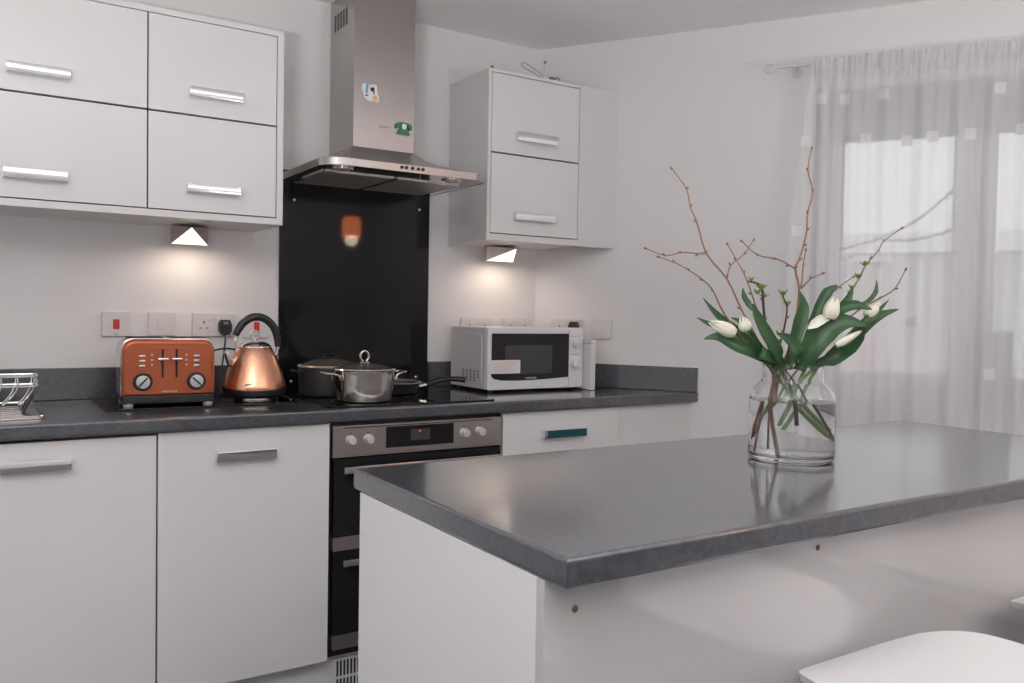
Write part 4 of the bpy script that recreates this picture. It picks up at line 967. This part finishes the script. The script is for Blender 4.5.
def uplighter(label, x, y, power):  # invented lamp, added to fill the ceiling and walls with soft light
    fl = thing('fill_lamp', label, 'added fill lamp', (x, y, 0))
    build('base', MB().lathe([(0, 0), (.14, 0), (.14, .012), (.03, .025), (0, .025)], n=40), 'rod', fl, local=True)
    build('pole', MB().cyl((0, 0, .02), (0, 0, 1.16), .012, 16), 'rod', fl, local=True)
    build('bowl', MB().lathe([(0, 1.15), (.03, 1.155), (.11, 1.19), (.21, 1.25), (.206, 1.25), (.108, 1.195), (.03, 1.162), (0, 1.16)], n=48), 'rod', fl, local=True)
    L = bpy.data.lights.new('fill_lamp_glow', 'AREA'); L.shape = 'DISK'; L.size = .40; L.energy = power; L.color = (1, 1, 1)
    o = bpy.data.objects.new('fill_lamp_glow', L); COL.objects.link(o); o.location = (x, y, 1.252); o.rotation_euler = (PI, 0, 0)
uplighter('white uplighter added as fill light, unseen left of the camera', -1.3, -2.75, P_UP)
uplighter('white uplighter added as fill light, unseen behind the camera', .75, -3.7, P_BACK)
# copper pendant over the dining end of the room (seen as a reflection in the black glass)
pd = thing('pendant_lamp', 'copper pendant lamp behind the camera, reflected in the black splashback', 'pendant lamp', (1.69, -3.5, H))
build('ceiling_rose', MB().lathe([(0, 0), (.05, -.002), (.048, -.02), (.012, -.032), (0, -.032)], n=28), 'copper', pd, local=True)
build('cord', MB().cyl((0, 0, -.03), (0, 0, -.36), .003, 8), 'black', pd, local=True)
build('shade', MB().lathe([(.012, -.355), (.05, -.36), (.068, -.372), (.073, -.40), (.073, -.515), (.071, -.515), (.071, -.40), (.066, -.375), (.05, -.363), (.012, -.358)], n=40, closed=True), 'glowshade', pd, local=True)
build('bulb', MB().lathe([(0, -.38), (.014, -.385), (.016, -.42), (.030, -.455), (.033, -.475), (.026, -.498), (0, -.507)], n=24), 'bulb', pd, local=True)
L = bpy.data.lights.new('pendant_glow', 'POINT'); L.energy = 1.2; L.color = (1, .84, .68); L.shadow_soft_size = .05
o = bpy.data.objects.new('pendant_glow', L); COL.objects.link(o); o.location = (1.69, -3.5, H - .54)

# ------------------------------------------------------------------ outside the window
gd = MB().box((-30, .6, -.35), (30, 40, -.30)); go = wallframe(build('ground', gd, 'lawn')); go['kind'] = 'structure'
hs = thing('house', 'pale rendered house across the street, seen through the window', 'house', on_wall(2.2, -9.5, -.30), ANG)
build('walls', MB().box((-1.9, 0, 0), (4.5, 5, 2.42)), 'brick', hs, local=True)
build('roof', MB().prism([(-.25, 2.42), (5.25, 2.42), (2.5, 2.95)], -2.1, 4.7, mx=Matrix(((0, 0, 1, 0), (1, 0, 0, 0), (0, 1, 0, 0), (0, 0, 0, 1)))), 'roof', hs, local=True)
for x in (-.6, 1.0, 2.4):
    w = build('house_window', MB().box((x, -.03, 1.3), (x + .9, .01, 2.3)), 'upvc', hs, local=True); build('pane', MB().box((x + .06, -.034, 1.36), (x + .84, -.031, 2.24)), 'roof', w, local=True)
pr = thing('porch', 'red brick porch in front of the pale house outside', 'porch', on_wall(1.02, -8.6, -.30), ANG)
build('brick_walls', MB().box((-.2, 0, 0), (.05, .8, 2.25)), 'redbrick', pr, local=True)
build('porch_roof', MB().box((-.3, -.1, 2.25), (.15, .85, 2.33)), 'roof', pr, local=True)
fc = thing('garden_fence', 'low pale board fence outside between window and house', 'fence', on_wall(2, -4.5, -.30), ANG)
for i in range(30): build('board', MB().box((-1.9 + i * .155, 0, 0), (-1.9 + i * .155 + .145, .02, 1.02)), 'brick', fc, local=True)
build('rail', MB().box((-1.9, .021, .8), (2.75, .05, .88)), 'brick', fc, local=True)
tr = thing('street_tree', 'bare tree whose branch crosses the upper left window pane', 'tree', on_wall(.55, -4.2, -.30), ANG)
build('trunk', MB().tube([(0, 0, 0), (.02, 0, 1.5), (.0, 0, 2.6), (.05, 0, 4.0)], [.09, .075, .06, .02], 10), 'bark', tr, local=True)
for pts in ([(.0, 0, 1.95), (.4, 0, 2.10), (.62, .05, 2.17), (.95, .1, 2.35), (1.35, .1, 2.75)], [(.62, .05, 2.17), (.8, .05, 2.15), (1.1, 0, 2.2), (1.3, 0, 2.35)], [(.0, 0, 2.5), (-.4, .1, 2.9), (-.7, .1, 3.3)], [(.02, 0, 2.9), (.4, .1, 3.3), (.6, .1, 3.7)]):
    build('branch', MB().tube(smooth_path(pts, 3), .012, 6), 'bark', tr, local=True)

# ------------------------------------------------------------------ sky, camera, colour
w = bpy.data.worlds.new('overcast_sky'); SC.world = w; w.use_nodes = True
bg = w.node_tree.nodes['Background']; bg.inputs['Color'].default_value = (.93, .95, 1.0, 1); bg.inputs['Strength'].default_value = 1.0
cam = bpy.data.cameras.new('camera'); co = bpy.data.objects.new('camera', cam); COL.objects.link(co)
cam.sensor_width = 36; cam.lens = 848.2954 / 1024 * 36; cam.clip_start = .05
Rv, Uv, Fv_ = Vector((.84164361, -.53972787, .01816193)), Vector((.00251952, .03755523, .99929138)), Vector((.54002748, .84100145, -.03296798))
mw_ = Matrix((Rv, Uv, -Fv_)).transposed().to_4x4(); mw_.translation = (-.9107, -2.9869, 1.2048)
co.matrix_world = mw_; SC.camera = co
vs = SC.view_settings; vs.view_transform = 'Standard'; vs.look = 'None'; vs.gamma = 1; vs.use_curve_mapping = False; vs.exposure = 0.58
SC.cycles.use_denoising = True
SC.cycles.max_bounces = 14; SC.cycles.transmission_bounces = 12; SC.cycles.transparent_max_bounces = 16; SC.cycles.diffuse_bounces = 6; SC.cycles.glossy_bounces = 6
SC.cycles.sample_clamp_indirect = 6
bpy.context.view_layer.update()
